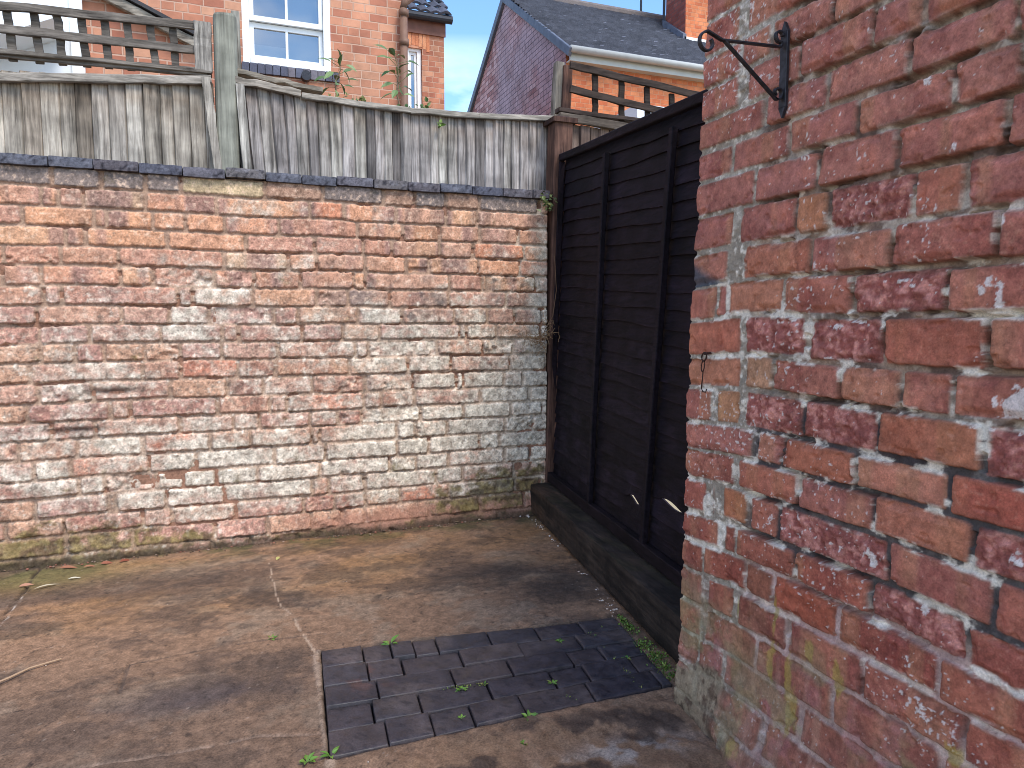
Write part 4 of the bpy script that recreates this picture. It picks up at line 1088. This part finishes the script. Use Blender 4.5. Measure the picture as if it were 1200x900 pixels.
m = MB(); xm = (wx0 + wx1) / 2
m.add([(xm + .02, HY + .16, wz0), (wx1 - .10, HY + .16, wz0), (wx1 - .10, HY + .16, wz1), (xm + .02, HY + .16, wz1)], [(0, 1, 2, 3)]); m.build('blind', M['blind'], wf)
m = MB(); m.box((wx0, HY + .2, wz0), (xm, HY + .22, wz0 + .24)); m.build('net_curtain', M['blind'], wf)
m = MB(); rg = np.random.default_rng(4); n = 14
for i in range(n):
    a = wx0 - .08 + (wx1 - wx0 + .16) * i / n; b_ = wx0 - .08 + (wx1 - wx0 + .16) * (i + 1) / n - .006
    m.box((a, HY - .03 + rg.normal(0, .003), wz0 - .088), (b_, HY + .08, wz0 - .002), [lin(96, 98, 112), lin(86, 86, 98), lin(112, 106, 112)][rg.integers(3)])
m.build('window_sill', M['arch'], hl)
m = MB(); m.tube([(hx(474, 150, HY - .07), HY - .07, 1.0), (hx(473.5, 60, HY - .07), HY - .07, hz_(473, 14))], .037, 12); pz = hz_(473, 14)
m.tube([(hx(473.5, 60, HY - .07), HY - .07, pz), (hx(474, 5, HY - .07), HY - .07, pz + .06), (hx(484, 0, HY - .07), HY - .07, pz + .13), (hx(500, -12, HY - .07), HY - .07, pz + .22)], .038, 12)
for zz in (hz_(473, 53), hz_(473, 19)): m.tube([(hx(473.6, 50, HY - .07), HY - .07, zz - .03), (hx(473.6, 50, HY - .07), HY - .07, zz + .03)], .047, 12)
m.smooth = True; m.build('downpipe', M['pipe'], hl)
m = MB(); m.tube([(hx(358, 92), HY - .03, hz_(358, 92)), (hx(358, 92), HY - .10, hz_(358, 92))], .045, 16); m.build('vent_pipe', M['iron'], hl)
# rear wing
WYY = 10.9
def wx_(px_, py_=60): return float(ony(px_, py_, WYY)[0])
def wz_(px_, py_): return float(ony(px_, py_, WYY)[2])
a0, a1 = wx_(470), wx_(520.5, 80)
q0, q1 = wx_(474), wx_(494.5)
zt = wz_(500, 34); za0, za1 = wz_(490, 130), wz_(486, 56)
m = MB(); quadbox(m, a0 - 1.5, q0, WYY, WYY + .24, 0, zt); quadbox(m, q1, a1, WYY, WYY + .24, 0, zt); quadbox(m, q0, q1, WYY, WYY + .24, za1, zt); quadbox(m, q0, q1, WYY, WYY + .24, 0, za0 - .5)
quadbox(m, a1 - .24, a1, WYY + .241, 14, 0, zt)
m.build('wing_wall', M['orange'], hl)
window(hl, q0 + .01, q1 - .005, za0 - .5, za1 + .02, WYY + .05, False)
arch_bricks(q0 - .12, q1 + .12, za1 - .06, .26, WYY - .006, 9, .10, 1).build('window_arch', M['arch'], hl)
m = MB(); m.box((a0 - 1.5, WYY - .03, zt - .09), (a1 + .02, WYY - .005, zt + .13)); m.build('fascia', M['fascia'], hl)
m = MB(); m.tube([(a0 - 1.5, WYY - .10, zt + .14), (a1 + .10, WYY - .10, zt + .14)], .06, 12); m.build('gutter', M['gutterdark'], hl)
def tiles(mb, p00, du, dv, nu, nv, wave, step, seed, colf):
    """courses of lapped, wavy tiles on the slope p00 + u*du + v*dv; nu waves per course"""
    du = np.array(du, float); dv = np.array(dv, float); nrm = np.cross(du, dv); nrm /= np.linalg.norm(nrm)
    if nrm[2] < 0: nrm = -nrm
    rg = np.random.default_rng(seed)
    U = np.linspace(0, 1, nu * 6 + 1)
    for r_ in range(nv):
        off = (r_ % 2) * .5 / nu
        jit = np.repeat(rg.normal(0, .006, nu + 1), 6)[:len(U)]
        tone = np.repeat(rg.uniform(.85, 1.15, nu + 1), 6)[:len(U)]
        wv_ = wave * np.abs(np.sin(np.pi * nu * (U + off)))
        rows = []
        for vv_, hh in ((r_ / nv, 0.0), (r_ / nv, step), ((r_ + 1.12) / nv, .004)):
            rows.append(np.array(p00) + U[:, None] * du + vv_ * dv + (wv_ + hh + jit)[:, None] * nrm)
        P_ = np.stack(rows, 0)
        mb.grid(P_.transpose(1, 0, 2), np.repeat((colf * tone[:, None])[:, None, :], 3, 1))
m = MB(); tiles(m, (a0 - 1.5, WYY - .14, zt + .17), (a1 - a0 + 1.58, 0, 0), (0, 2.2, 1.75), 14, 10, .03, .035, 5, lin(78, 80, 90)); m.build('wing_roof', M['tile'], hl)
m = MB(); m.hexa([(a1 + .0, WYY - .12, zt + .12), (a1 + .07, WYY - .12, zt + .12), (a1 + .07, WYY + 2.1, zt + 1.87), (a1, WYY + 2.1, zt + 1.87), (a1, WYY - .12, zt + .19), (a1 + .07, WYY - .12, zt + .19), (a1 + .07, WYY + 2.1, zt + 1.94), (a1, WYY + 2.1, zt + 1.94)]); m.build('verge', M['gutterdark'], hl)
m = MB(); tiles(m, (-6.2, HY - .25, 6.4), (XE + 6.3, 0, 0), (0, 3.2, 2.2), 40, 14, .03, .035, 6, lin(78, 80, 90)); m.build('roof', M['tile'], hl)

# outbuilding at the far left: white panelled front under a raking weathered bargeboard
OY = 5.3
ob = thing('outbuilding', (-1.5, OY, 0), 'white fronted outbuilding with a raking weathered roof edge behind the long trellis', 'shed')
def ox(px_, py_, Y=OY): return float(ony(px_, py_, Y)[0])
def oz(px_, py_, Y=OY): return float(ony(px_, py_, Y)[2])
xa, xb, xc = -4.0, ox(95, 40), ox(236, 60)
zl, zr = oz(112, -8), oz(236, 58)
sl0 = (zr - zl) / (xc - ox(112, -8)); zA = zl + sl0 * (xa - ox(112, -8)); zB = zl + sl0 * (xb - ox(112, -8))
m = MB(); m.hexa([(xb, OY, 0), (xc, OY, 0), (xc, OY + .1, 0), (xb, OY + .1, 0), (xb, OY, zB), (xc, OY, zr), (xc, OY + .1, zr), (xb, OY + .1, zB)]); m.build('wall', M['orange'], ob)
m = MB(); m.hexa([(xa, OY - .03, 0), (xb - .003, OY - .03, 0), (xb - .003, OY + .1, 0), (xa, OY + .1, 0), (xa, OY - .03, zA), (xb - .003, OY - .03, zB), (xb - .003, OY + .1, zB), (xa, OY + .1, zA)]); m.build('white_front', M['render'], ob)
m = MB(); m.box((xa, OY - .34, oz(40, 33, OY - .34) - .02), (ox(60, 20, OY - .34), OY - .032, oz(40, 33, OY - .34) + .01))
za_, zb_ = oz(-30, 48, OY - .34), oz(62, 17, OY - .34); m2 = MB()
m2.hexa([(ox(-60, 40, OY - .34), OY - .34, za_ - .06), (ox(62, 20, OY - .34), OY - .34, zb_ - .02), (ox(62, 20, OY - .34), OY - .031, zb_ - .02), (ox(-60, 40, OY - .34), OY - .031, za_ - .06),
         (ox(-60, 40, OY - .34), OY - .34, za_ - .03), (ox(62, 20, OY - .34), OY - .34, zb_ + .01), (ox(62, 20, OY - .34), OY - .031, zb_ + .01), (ox(-60, 40, OY - .34), OY - .031, za_ - .03)])
m2.build('canopy', M['render'], ob)
m = MB(); m.beam((ox(112, -8), OY - .05, zl), (xc, OY - .05, zr), .058, .045, n=12, amp=.002, c=(.9, .86, .8)); m.beam((xa, OY - .05, zA), (ox(112, -8), OY - .05, zl), .058, .045, n=6, amp=.002, c=(.9, .86, .8)); m.build('bargeboard', M['lath'], ob)
m = MB(); q_ = .035
m.hexa([(xa, OY - .09, zA + q_), (xc + .02, OY - .09, zr + q_), (xc + .02, HY - .005, zr + q_), (xa, HY - .005, zA + q_), (xa, OY - .09, zA + q_ + .025), (xc + .02, OY - .09, zr + q_ + .025), (xc + .02, HY - .005, zr + q_ + .025), (xa, HY - .005, zA + q_ + .025)], lin(60, 58, 60)); m.build('roof', M['tile'], ob)
m = MB(); m.box((xb - .05, OY - .05, 0), (xb + .02, OY - .031, zB - .03)); m.build('corner_trim', M['white'], ob)

# right-hand house: weathered gable with sky sheen in its colour, bright orange front
RY = 11.5
rh = thing('brick_house', (5.4, RY, 0), 'house with weathered brick gable coloured with purple sky sheen, grey tiled roof and chimney beyond the brown post', 'house')
cx0 = float(ony(663, 60, RY)[0]); ze = float(ony(663, 60, RY)[2])
pk = onx(592, -3, cx0); ry, rz = float(pk[1]), float(pk[2])
rear = 2 * ry - RY
m = MB(); m.add([(cx0, RY, 0), (cx0, rear, 0), (cx0, rear, ze), (cx0, ry, rz), (cx0, RY, ze), (cx0 + .25, RY + .01, 0), (cx0 + .25, rear, 0), (cx0 + .25, rear, ze), (cx0 + .25, ry, rz), (cx0 + .25, RY + .01, ze)],
      [(0, 4, 3, 2, 1), (5, 6, 7, 8, 9), (1, 2, 7, 6)]); m.build('gable_wall', M['gable'], rh)
m = MB(); m.box((cx0 + .002, RY - .006, 0), (16, RY + .24, ze)); m.build('front_wall', M['orange2'], rh)
slope = np.array([0, ry - RY, rz - ze]); 
ev = np.array([cx0 - .06, RY - .20, ze - .20 * slope[2] / slope[1] + .06])
m = MB(); tiles(m, ev, (10.7, 0, 0), (0, ry - RY + .20, (rz - ze) * (1 + .20 / (ry - RY))), 60, 24, .012, .060, 7, lin(112, 112, 120)); m.build('roof', M['tile'], rh)
m = MB(); m.add([(cx0 - .06, ry, rz + .06), (16, ry, rz + .06), (16, rear + .2, ze - .08), (cx0 - .06, rear + .2, ze - .08)], [(0, 1, 2, 3)], lin(92, 94, 104)); m.build('rear_roof', M['tile'], rh)
m = MB(); m.tube([(cx0 - .07, ry, rz + .09), (16, ry, rz + .09)], .11, 10, lin(110, 100, 96)); m.build('ridge', M['tile'], rh)
m = MB(); m.beam((cx0 - .03, RY - .25, ev[2] - .02), (cx0 - .03, ry, rz - .02), .14, .06, c=(1, 1, 1)); m.beam((cx0 - .03, ry, rz - .02), (cx0 - .03, rear + .2, ze - .15), .16, .07, c=(1, 1, 1)); m.build('verge', M['lead'], rh)
m = MB(); m.tube([(cx0 - .02, RY - .24, ze - .04), (16, RY - .24, ze - .04)], .062, 12); m.smooth = True; m.build('gutter', M['gutter'], rh)
m = MB(); m.box((cx0 + .01, RY - .16, ze - .20), (16, RY - .12, ze - .0)); m.box((cx0 + .01, RY - .119, ze - .20), (16, RY - .007, ze - .18)); m.build('fascia', M['gutter'], rh)
# chimney on the front slope
rn = np.cross(np.array([1.0, 0, 0]), slope); rn /= np.linalg.norm(rn)
cA = onpl(803, 50, (cx0, RY, ze + .05), rn)
cl = float(cA[1]); clx = float(cA[0])
cback = float(onx(781, 20, clx)[1])
m = MB(); m.box((clx, cl, cA[2] - .6), (clx + 1.5, cback, cA[2] + 2.4)); m.build('chimney', M['orange2'], rh)
m = MB(); m.box((clx - .012, cl + .006, cA[2] - .6), (clx - .002, cback, cA[2] + 2.4)); m.build('chimney_shade_side', M['chimshade'], rh)  # thin skin of darker brick paints the shaded side
m = MB(); m.box((clx - .06, cl - .06, cA[2] - .25), (clx + 1.56, cl - .004, cA[2] + .10)); m.build('flashing', M['white'], rh)
m = MB(); m.hexa([(clx - .10, cl - .06, cA[2] - .2), (clx - .014, cl - .06, cA[2] - .2), (clx - .014, cback, cA[2] - .2 + (cback - cl) * slope[2] / slope[1]), (clx - .10, cback, cA[2] - .2 + (cback - cl) * slope[2] / slope[1]),
                  (clx - .10, cl - .06, cA[2] + .15), (clx - .014, cl - .06, cA[2] + .15), (clx - .014, cback, cA[2] + .2 + (cback - cl) * slope[2] / slope[1]), (clx - .10, cback, cA[2] + .2 + (cback - cl) * slope[2] / slope[1])]); m.build('side_flashing', M['lead'], rh)
ap = ony(751, 22, ry); m = MB(); m.tube([ap - np.array([0, 0, .3]), ap + np.array([0, 0, 1.4])], .025, 6); m.build('aerial', M['iron'], rh)
ap = onx(778, 22, clx - .05); m = MB(); m.tube([ap - np.array([0, 0, .1]), ap + np.array([0, 0, 1.4])], .03, 6); m.build('aerial', M['iron'], rh)
# lower shed roof of the right neighbour, just above the black fence
nr_ = thing('outbuilding', (3.6, 6.0, 0), 'low white outbuilding with grey slate roof glimpsed above the black fence', 'shed')
m = MB(); m.box((3.55, 6.0, 0), (6, 7.5, float(ony(800, 128, 6.0)[2]))); m.build('wall', M['render'], nr_)
zz = float(ony(800, 122, 6.0)[2])
m = MB(); m.hexa([(3.2, 5.8, zz - .38), (6.2, 5.8, zz + .35), (6.2, 7.6, zz + .35), (3.2, 7.6, zz - .38), (3.2, 5.8, zz - .32), (6.2, 5.8, zz + .41), (6.2, 7.6, zz + .41), (3.2, 7.6, zz - .32)], lin(84, 86, 96)); m.build('roof', M['tile'], nr_)

# ================================================================== IRON BRACKET, CHAIN
pb_ = onx(919, 80, WX - .008); BY = float(pb_[1])
br = thing('hanging_bracket', tuple(pb_), 'black scrolled iron hanging basket bracket screwed high on the red brick wall', 'bracket')
def bpt(px_, py_): return ony(px_, py_, BY)
zt_, zb_ = float(onx(924, 22, WX - .012)[2]), float(onx(916, 138, WX - .012)[2])
m = MB(); xw = WX - .008
m.beam((xw, BY, zb_ + .02), (xw, BY, zt_ - .02), .007, .020, up=(1, 0, 0), c=(1, 1, 1))
for z_, s_ in ((zt_, 1), (zb_, -1)):
    z1_ = z_ - s_ * .021
    m.add([(xw - .0035, BY - .010, z1_), (xw - .0035, BY + .010, z1_), (xw - .0035, BY, z_), (xw + .0035, BY - .010, z1_), (xw + .0035, BY + .010, z1_), (xw + .0035, BY, z_)], [(0, 1, 2), (3, 5, 4), (0, 2, 5, 3), (1, 4, 5, 2), (0, 3, 4, 1)])
m.build('back_plate', M['iron'], br)
def scroll(cen, r0, r1, a0, a1, n=22):
    return [(cen[0] + (r0 + (r1 - r0) * i / n) * math.cos(a0 + (a1 - a0) * i / n), BY, cen[2] + (r0 + (r1 - r0) * i / n) * math.sin(a0 + (a1 - a0) * i / n)) for i in range(n + 1)]
def strap(pts, name, wd=.009, th=.004):
    m_ = MB()
    for p, q_ in zip(pts[:-1], pts[1:]):
        m_.beam(p, q_, wd, th, up=(0, 1, 0), chamfer=.15)
    return m_.build(name, M['iron'], br)
tip = bpt(828, 46); wa = bpt(915, 55)
tc_ = np.array([float(bpt(829, 50)[0]) , BY, float(bpt(829, 50)[2])])
r_ = float(np.linalg.norm(bpt(840, 50) - bpt(829, 50)))
ax_ = bpt(846, 47)
strap([wa, ax_] , 'arm')
strap(scroll((tc_[0], BY, tc_[2] - .0), r_ * .98, r_ * .45, math.pi / 2, math.pi / 2 + math.pi * 1.75), 'scroll')
strap([tc_ + np.array([0, 0, r_ * .98]), ax_], 'arm_end')
strap([bpt(849, 48), bpt(910, 117)], 'brace')
c1_ = bpt(914, 42); strap([wa] + scroll(c1_, .013, .006, -math.pi * .4, -math.pi * .4 - math.pi * 1.6), 'scroll')
c2_ = bpt(911, 109); strap([bpt(907, 114)] + scroll(c2_, .013, .006, -math.pi * .6, -math.pi * .6 + math.pi * 1.9), 'scroll')
ch = thing('hook_chain', tuple(onx(825, 418, WX - .01)), 'small rusty hook and chain hanging from a nail in the right brick wall', 'hook')
def ring(c, rw, rh_, ry_, name, rad=.0016):
    pts_ = [(c[0] - .002 + math.sin(t) * rw * .2, c[1] + math.cos(t) * rw, c[2] + math.sin(t) * rh_) for t in np.linspace(0, 2 * math.pi, 20)]
    m_ = MB(); m_.tube(pts_, rad, 6); m_.smooth = True; m_.build(name, M['rust'], ch)
k = WX - .014
p_ = onx(826, 418, k); ring(p_, .009, .010, 0, 'ring', .002)
m = MB(); m.tube([p_ + np.array([-.004, -.002, .007]), p_ + np.array([.02, -.002, .009])], .003, 6); m.build('nail', M['rust'], ch)
p_ = onx(824.5, 429, k); ring(p_, .006, .013, 0, 'link')
h = [onx(824, 434, k), onx(823, 445, k), onx(822, 455, k), onx(823.5, 459, k), onx(827, 459.5, k), onx(828, 456, k)]
m = MB(); m.tube(h, .0016, 6); m.smooth = True; m.build('hook', M['rust'], ch)
# hook on the left end of the brown post and ivy
# ================================================================== PLANTS AND LITTER
def gcol(rg, a=(86, 112, 48), b=(52, 82, 36)):
    t = rg.random(); c_ = (lin(*a) * t + lin(*b) * (1 - t)) * .8
    return c_ if rg.random() > .12 else c_ * .5 + lin(150, 130, 70) * .4
def sapling(px_base, px_top, Y, label, seed, nleaf, ll):
    rg = np.random.default_rng(seed)
    b_ = ony(*px_base, Y); t_ = ony(*px_top, Y)
    s = thing('sapling', tuple(b_), label, 'sapling', 'self-sown saplings behind the grey fence')
    n = 8; pts_ = [b_ + (t_ - b_) * i / n + np.array([math.sin(i * 1.1 + seed) * .008, rg.normal(0, .004), 0]) for i in range(n + 1)]
    m_ = MB(); m_.tube(pts_, list(np.linspace(.005, .002, n + 1)), 6, lin(120, 100, 80)); 
    lm = MB()
    for i in range(nleaf):
        f_ = .25 + .75 * i / nleaf; p = b_ + (t_ - b_) * f_
        az = i * 2.4 + rg.normal(0, .3)
        d_ = np.array([math.cos(az), math.sin(az) * .6, rg.uniform(-.1, .7)])
        st = p + d_ * rg.uniform(.02, .06)
        m_.tube([p, st], .0014, 5, lin(110, 104, 70))
        lm.leaf(st, d_ + np.array([0, 0, rg.uniform(-.7, .3)]), (rg.normal(0, .4), -.6, .8), ll * rg.uniform(.6, 1.25), ll * rg.uniform(.32, .5), gcol(rg, (120, 142, 84), (64, 96, 46)), .25)
    m_.build('stem', M['dry'], s); lm.build('foliage', M['leaf'], s)
sapling((392, 116), (399, 70), 3.58, 'broad-leaved green sapling rising behind the fence beside the sash window', 1, 16, .06)
sapling((468, 130), (464, 60), 3.58, 'thin upright green sapling behind the fence in front of the brown downpipe', 2, 18, .065)
def tuft(name, pts, Y, label, cat, seed, n, size, c1, c2, spread):
    rg = np.random.default_rng(seed)
    P_ = [ony(*p, Y) for p in pts]
    m_ = MB(); sm_ = MB()
    for i in range(n):
        f_ = rg.random() * (len(P_) - 1); k_ = int(f_); p = P_[k_] + (P_[min(k_ + 1, len(P_) - 1)] - P_[k_]) * (f_ - k_)
        p = p + rg.normal(0, spread, 3) * np.array([1, .4, 1])
        m_.leaf(p, rg.normal(0, 1, 3) + np.array([0, -.3, .5]), rg.normal(0, .5, 3) + np.array([0, -.8, .6]), size * rg.uniform(.6, 1.3), size * rg.uniform(.35, .7), gcol(rg, c1, c2), .2)
        if i % 3 == 0: m_.tube([p, p + rg.normal(0, size, 3) * np.array([.6, .3, .6])], .0012, 4, lin(100, 96, 60))
    o_ = m_.build(name, M['leaf'], None, tuple(P_[0])); tag(o_, label, cat)
tuft('creeper', [(383, 114), (400, 115), (418, 117), (430, 121)], 3.47, 'small green creeper spilling over the fence capping below the window sill', 'plant', 3, 34, .025, (150, 150, 90), (80, 104, 50), .012)
tuft('creeper', [(470, 128), (485, 127), (503, 130)], 3.47, 'small green creeper over the fence capping by the narrow rear window', 'plant', 4, 34, .03, (120, 140, 80), (60, 92, 44), .02)
tuft('seedling', [(516, 143), (517, 146)], 3.425, 'tiny pale green seedling on the face of the grey boards', 'plant', 5, 7, .025, (150, 170, 90), (110, 140, 60), .008)
tuft('ivy', [(634, 228), (640, 238), (648, 236), (641, 248)], 3.29, 'ivy sprig at the right end of the wall coping against the brown post', 'plant', 6, 40, .022, (130, 142, 80), (58, 74, 40), .014)
rg = np.random.default_rng(9)
m = MB(); cR = ony(632, 395, 3.28)
for i in range(46):
    a_ = rg.uniform(0, 6.28); st = cR + np.array([rg.normal(0, .035), rg.normal(0, .008), rg.normal(.0, .03)])
    pts_ = [st]
    d_ = rg.normal(0, 1, 3) * np.array([1, .3, 1])
    for k in range(7):
        d_ = d_ + rg.normal(0, .7, 3) * np.array([1, .3, 1]); d_ /= np.linalg.norm(d_)
        pts_.append(pts_[-1] + d_ * .013)
    m.tube(pts_, .0012, 4, lin(150, 120, 88) * rg.uniform(.6, 1.2))
tp_ = [ony(650, 300, 3.285), ony(652, 340, 3.28), ony(648, 370, 3.28), ony(636, 392, 3.28)]
m.tube(tp_, .002, 5, lin(110, 84, 64))
m.tube([ony(634, 400, 3.27), ony(640, 412, 3.26), ony(637, 424, 3.26), ony(632, 420, 3.26)], .0016, 5, lin(150, 120, 88))
tag(m.build('dry_root', M['dry'], None, tuple(cR)), 'tangle of dry brown creeper roots on the wall end beside the brown post', 'plant')

def weed(px_, py_, n, size, label, seed, tall=.6, c1=(126, 158, 62), c2=(74, 118, 40)):
    rg_ = np.random.default_rng(seed); p = onz(px_, py_)
    p[2] = .0
    m_ = MB()
    for i in range(n):
        az = i * 2.4 + rg_.normal(0, .4)
        d_ = np.array([math.cos(az), math.sin(az), tall * rg_.uniform(.5, 1.6)])
        st = p + np.array([math.cos(az), math.sin(az), tall]) * size * .25 * rg_.uniform(.2, 1)
        m_.tube([p, st], .0009, 4, lin(96, 124, 56))
        m_.leaf(st, d_, (0, 0, 1) if i % 2 else (rg_.normal(0, .3), -.3, 1), size * rg_.uniform(.6, 1.2), size * rg_.uniform(.3, .5), gcol(rg_, c1, c2), .3)
    tag(m_.build('weed', M['leaf'], None, tuple(p)), label, 'weed', 'weeds growing in the yard floor cracks')
for i, (x_, y_, n, sz, lab) in enumerate((
        (456, 756, 7, .030, 'two-leaved green weed at the far edge of the blue pavers'),
        (318, 749, 8, .016, 'tiny weed alone on the brown slab left of the pavers'),
        (360, 893, 9, .022, 'green weed at the bottom corner of the cement edging'),
        (388, 886, 5, .026, 'broad-leaved weed at the nearest left corner of the pavers'),
        (541, 809, 14, .016, 'spreading weed in the joint at the middle of the pavers'),
        (568, 803, 6, .014, 'thin weed in the middle joint right of the spreading one'),
        (620, 842, 12, .020, 'leafy weed growing on the nearest paver row'),
        (655, 752, 6, .016, 'small weed between pavers of the farthest row'),
        (697, 748, 5, .012, 'small weed in the far right paver joint nearest the sleeper'),
        (648, 802, 6, .016, 'weed in the joint right of centre in the fourth paver row'),
        (479, 845, 6, .014, 'small weed in the paver joint nearest the left front'),
        (541, 842, 5, .013, 'small weed in the joint of the front paver row left of the leafy one'),
        (615, 872, 12, .012, 'low weed on the rough concrete in front of the pavers'),
        (735, 772, 8, .014, 'weed in the joint beside the green moss strip'))):
    weed(x_, y_, n, sz, lab, 60 + i)
rg = np.random.default_rng(12)
m = MB()
e0, e1 = onz(722, 722), onz(792, 800)
for i in range(1500):
    t_ = rg.random(); p = e0 + (e1 - e0) * t_
    if fbm(np.array(t_ * 14), np.array(.5), 3, 3) < rg.uniform(.30, .55): continue
    wdt = .006 + .014 * min(1, t_ * 3)
    p = p + fn_ * rg.normal(.008, wdt * .7) + np.array([0, 0, rg.uniform(-.006, .006)])
    m.leaf(p, rg.normal(0, 1, 3) + np.array([0, 0, .8]), rg.normal(0, 1, 3) + np.array([0, 0, 1]), rg.uniform(.004, .010), rg.uniform(.003, .006), gcol(rg, (132, 156, 66), (70, 104, 40)), .2)
for pa_, pb_, n_ in (((690, 742), (745, 800), 110), ((745, 800), (752, 808), 30), ((478, 840), (487, 862), 20), ((520, 808), (570, 803), 60), ((655, 815), (680, 822), 12), ((700, 728), (722, 760), 10)):
    e2, e3 = onz(*pa_), onz(*pb_)
    for i in range(n_):
        p = e2 + (e3 - e2) * rg.random() + rg.normal(0, .0035, 3); p[2] = rg.uniform(-.002, .004)
        m.leaf(p, rg.normal(0, 1, 3) + np.array([0, 0, .5]), (0, 0, 1), rg.uniform(.004, .008), rg.uniform(.003, .005), gcol(rg, (140, 150, 70), (90, 104, 44)), .2)
tag(m.build('moss', M['leaf']), 'green moss strip along the sleeper and paver joints', 'moss', None, 'stuff')
m = MB()
def pebble(p, r_, c):
    ph_ = rg.uniform(0, 9); V_ = []; Fc_ = []
    sc = rg.uniform(.6, 1.2, 3)
    for i in range(5):
        th_ = math.pi * i / 4
        for k in range(7):
            t_ = 2 * math.pi * k / 7
            q_ = r_ * rg.uniform(.85, 1.12)
            V_.append(p + np.array([math.sin(th_) * math.cos(t_), math.sin(th_) * math.sin(t_), math.cos(th_) * .7]) * q_ * sc)
    for i in range(4):
        for k in range(7):
            Fc_.append((i * 7 + k, (i + 1) * 7 + k, (i + 1) * 7 + (k + 1) % 7, i * 7 + (k + 1) % 7))
    m.add(V_, Fc_, c)
pc_ = [lin(206, 186, 168), lin(184, 160, 144), lin(150, 130, 118), lin(210, 200, 190), lin(120, 104, 96)]
for pa_, pb_, n_, sp_, rr in (((606, 603), (622, 606), 26, .012, .006), ((622, 606), (660, 645), 26, .010, .004), ((680, 672), (722, 722), 70, .012, .0045)):
    e2, e3 = onz(*pa_), onz(*pb_)
    for i in range(n_):
        p = e2 + (e3 - e2) * rg.random() + rg.normal(0, sp_, 3) * np.array([1, 1, 0]); p[2] = .003
        pebble(p, rr * rg.uniform(.5, 1.3), pc_[rg.integers(5)])
for i in range(240):
    p = np.array([rg.uniform(-1.2, 1.35), 3.30 - abs(rg.normal(0, .022)), .004]); pebble(p, rg.uniform(.0015, .006), [lin(120, 96, 80), lin(86, 70, 58), lin(150, 128, 112), lin(140, 92, 76)][rg.integers(4)])
for i in range(40):                                                        # grit blown about the slab
    p = np.array([rg.uniform(-1.1, 1.1), rg.uniform(1.5, 3.3), .003]); pebble(p, rg.uniform(.001, .002), pc_[rg.integers(5)] * rg.uniform(.5, 1))
tag(m.build('gravel', M['dry'], smooth=True), 'small pale grit and pebbles along the sleeper foot', 'gravel', None, 'stuff')
def litter(px_, py_, dx_, ln_, wd_, c, label, seed):
    rg_ = np.random.default_rng(seed); p = onz(px_, py_); p[2] = .006
    m_ = MB(); m_.leaf(p, (math.cos(dx_), math.sin(dx_), .18), (rg_.normal(0, .5), -.5, 1), ln_ * rg_.uniform(.6, 1.1), wd_ * .8, lin(*c) * .62, rg_.uniform(.1, .6))
    tag(m_.build('fallen_leaf', M['dry'], None, tuple(p)), label, 'leaf', 'fallen leaves on the yard floor')
for i, (x_, y_, a_, l_, w_, c_, lab) in enumerate((
        (324, 658, 1.2, .05, .02, (218, 208, 130), 'bright yellow fallen leaf upright on the slab below the wall'),
        (172, 633, .1, .07, .022, (186, 140, 110), 'curled pale brown leaf on the slab a little away from the wall'),
        (140, 660, .5, .07, .022, (160, 92, 70), 'reddish dry leaf at the wall foot nearest the curled leaf'),
        (118, 662, .1, .06, .02, (176, 110, 86), 'dry brown leaf touching the mossy bricks at the wall foot'),
        (98, 666, .3, .06, .016, (188, 128, 100), 'pinkish brown leaf at the wall foot second from the crack'),
        (70, 667, -.2, .06, .018, (180, 120, 92), 'dry leaf lying at the wall foot just right of the crack'),
        (22, 689, .1, .06, .018, (206, 150, 122), 'pale pink leaf left of the crack at the wall foot'),
        (80, 680, .2, .045, .010, (232, 222, 200), 'small whitish sliver of leaf on the slab near the crack'),
        (40, 692, .45, .08, .014, (222, 206, 176), 'long pale sliver of leaf beside the slab crack'),
        (532, 613, 0, .05, .02, (206, 176, 140), 'tan leaf at the foot of the mossy wall corner'),
        (560, 611, .3, .045, .02, (224, 196, 168), 'pale tan leaf at the wall foot nearest the sleeper'))):
    litter(x_, y_, a_, l_, w_, c_, lab, i)
m = MB(); tw = [onz(*q_) + np.array([0, 0, .008]) for q_ in ((-10, 806), (12, 797), (35, 786), (55, 780), (72, 775))]
m.tube(tw, [.0025, .0035, .003, .0025, .002], 6, lin(168, 138, 110)); tag(m.build('twig', M['dry'], None, tuple(tw[0])), 'thin pale twig lying on the dark slab at left', 'twig')
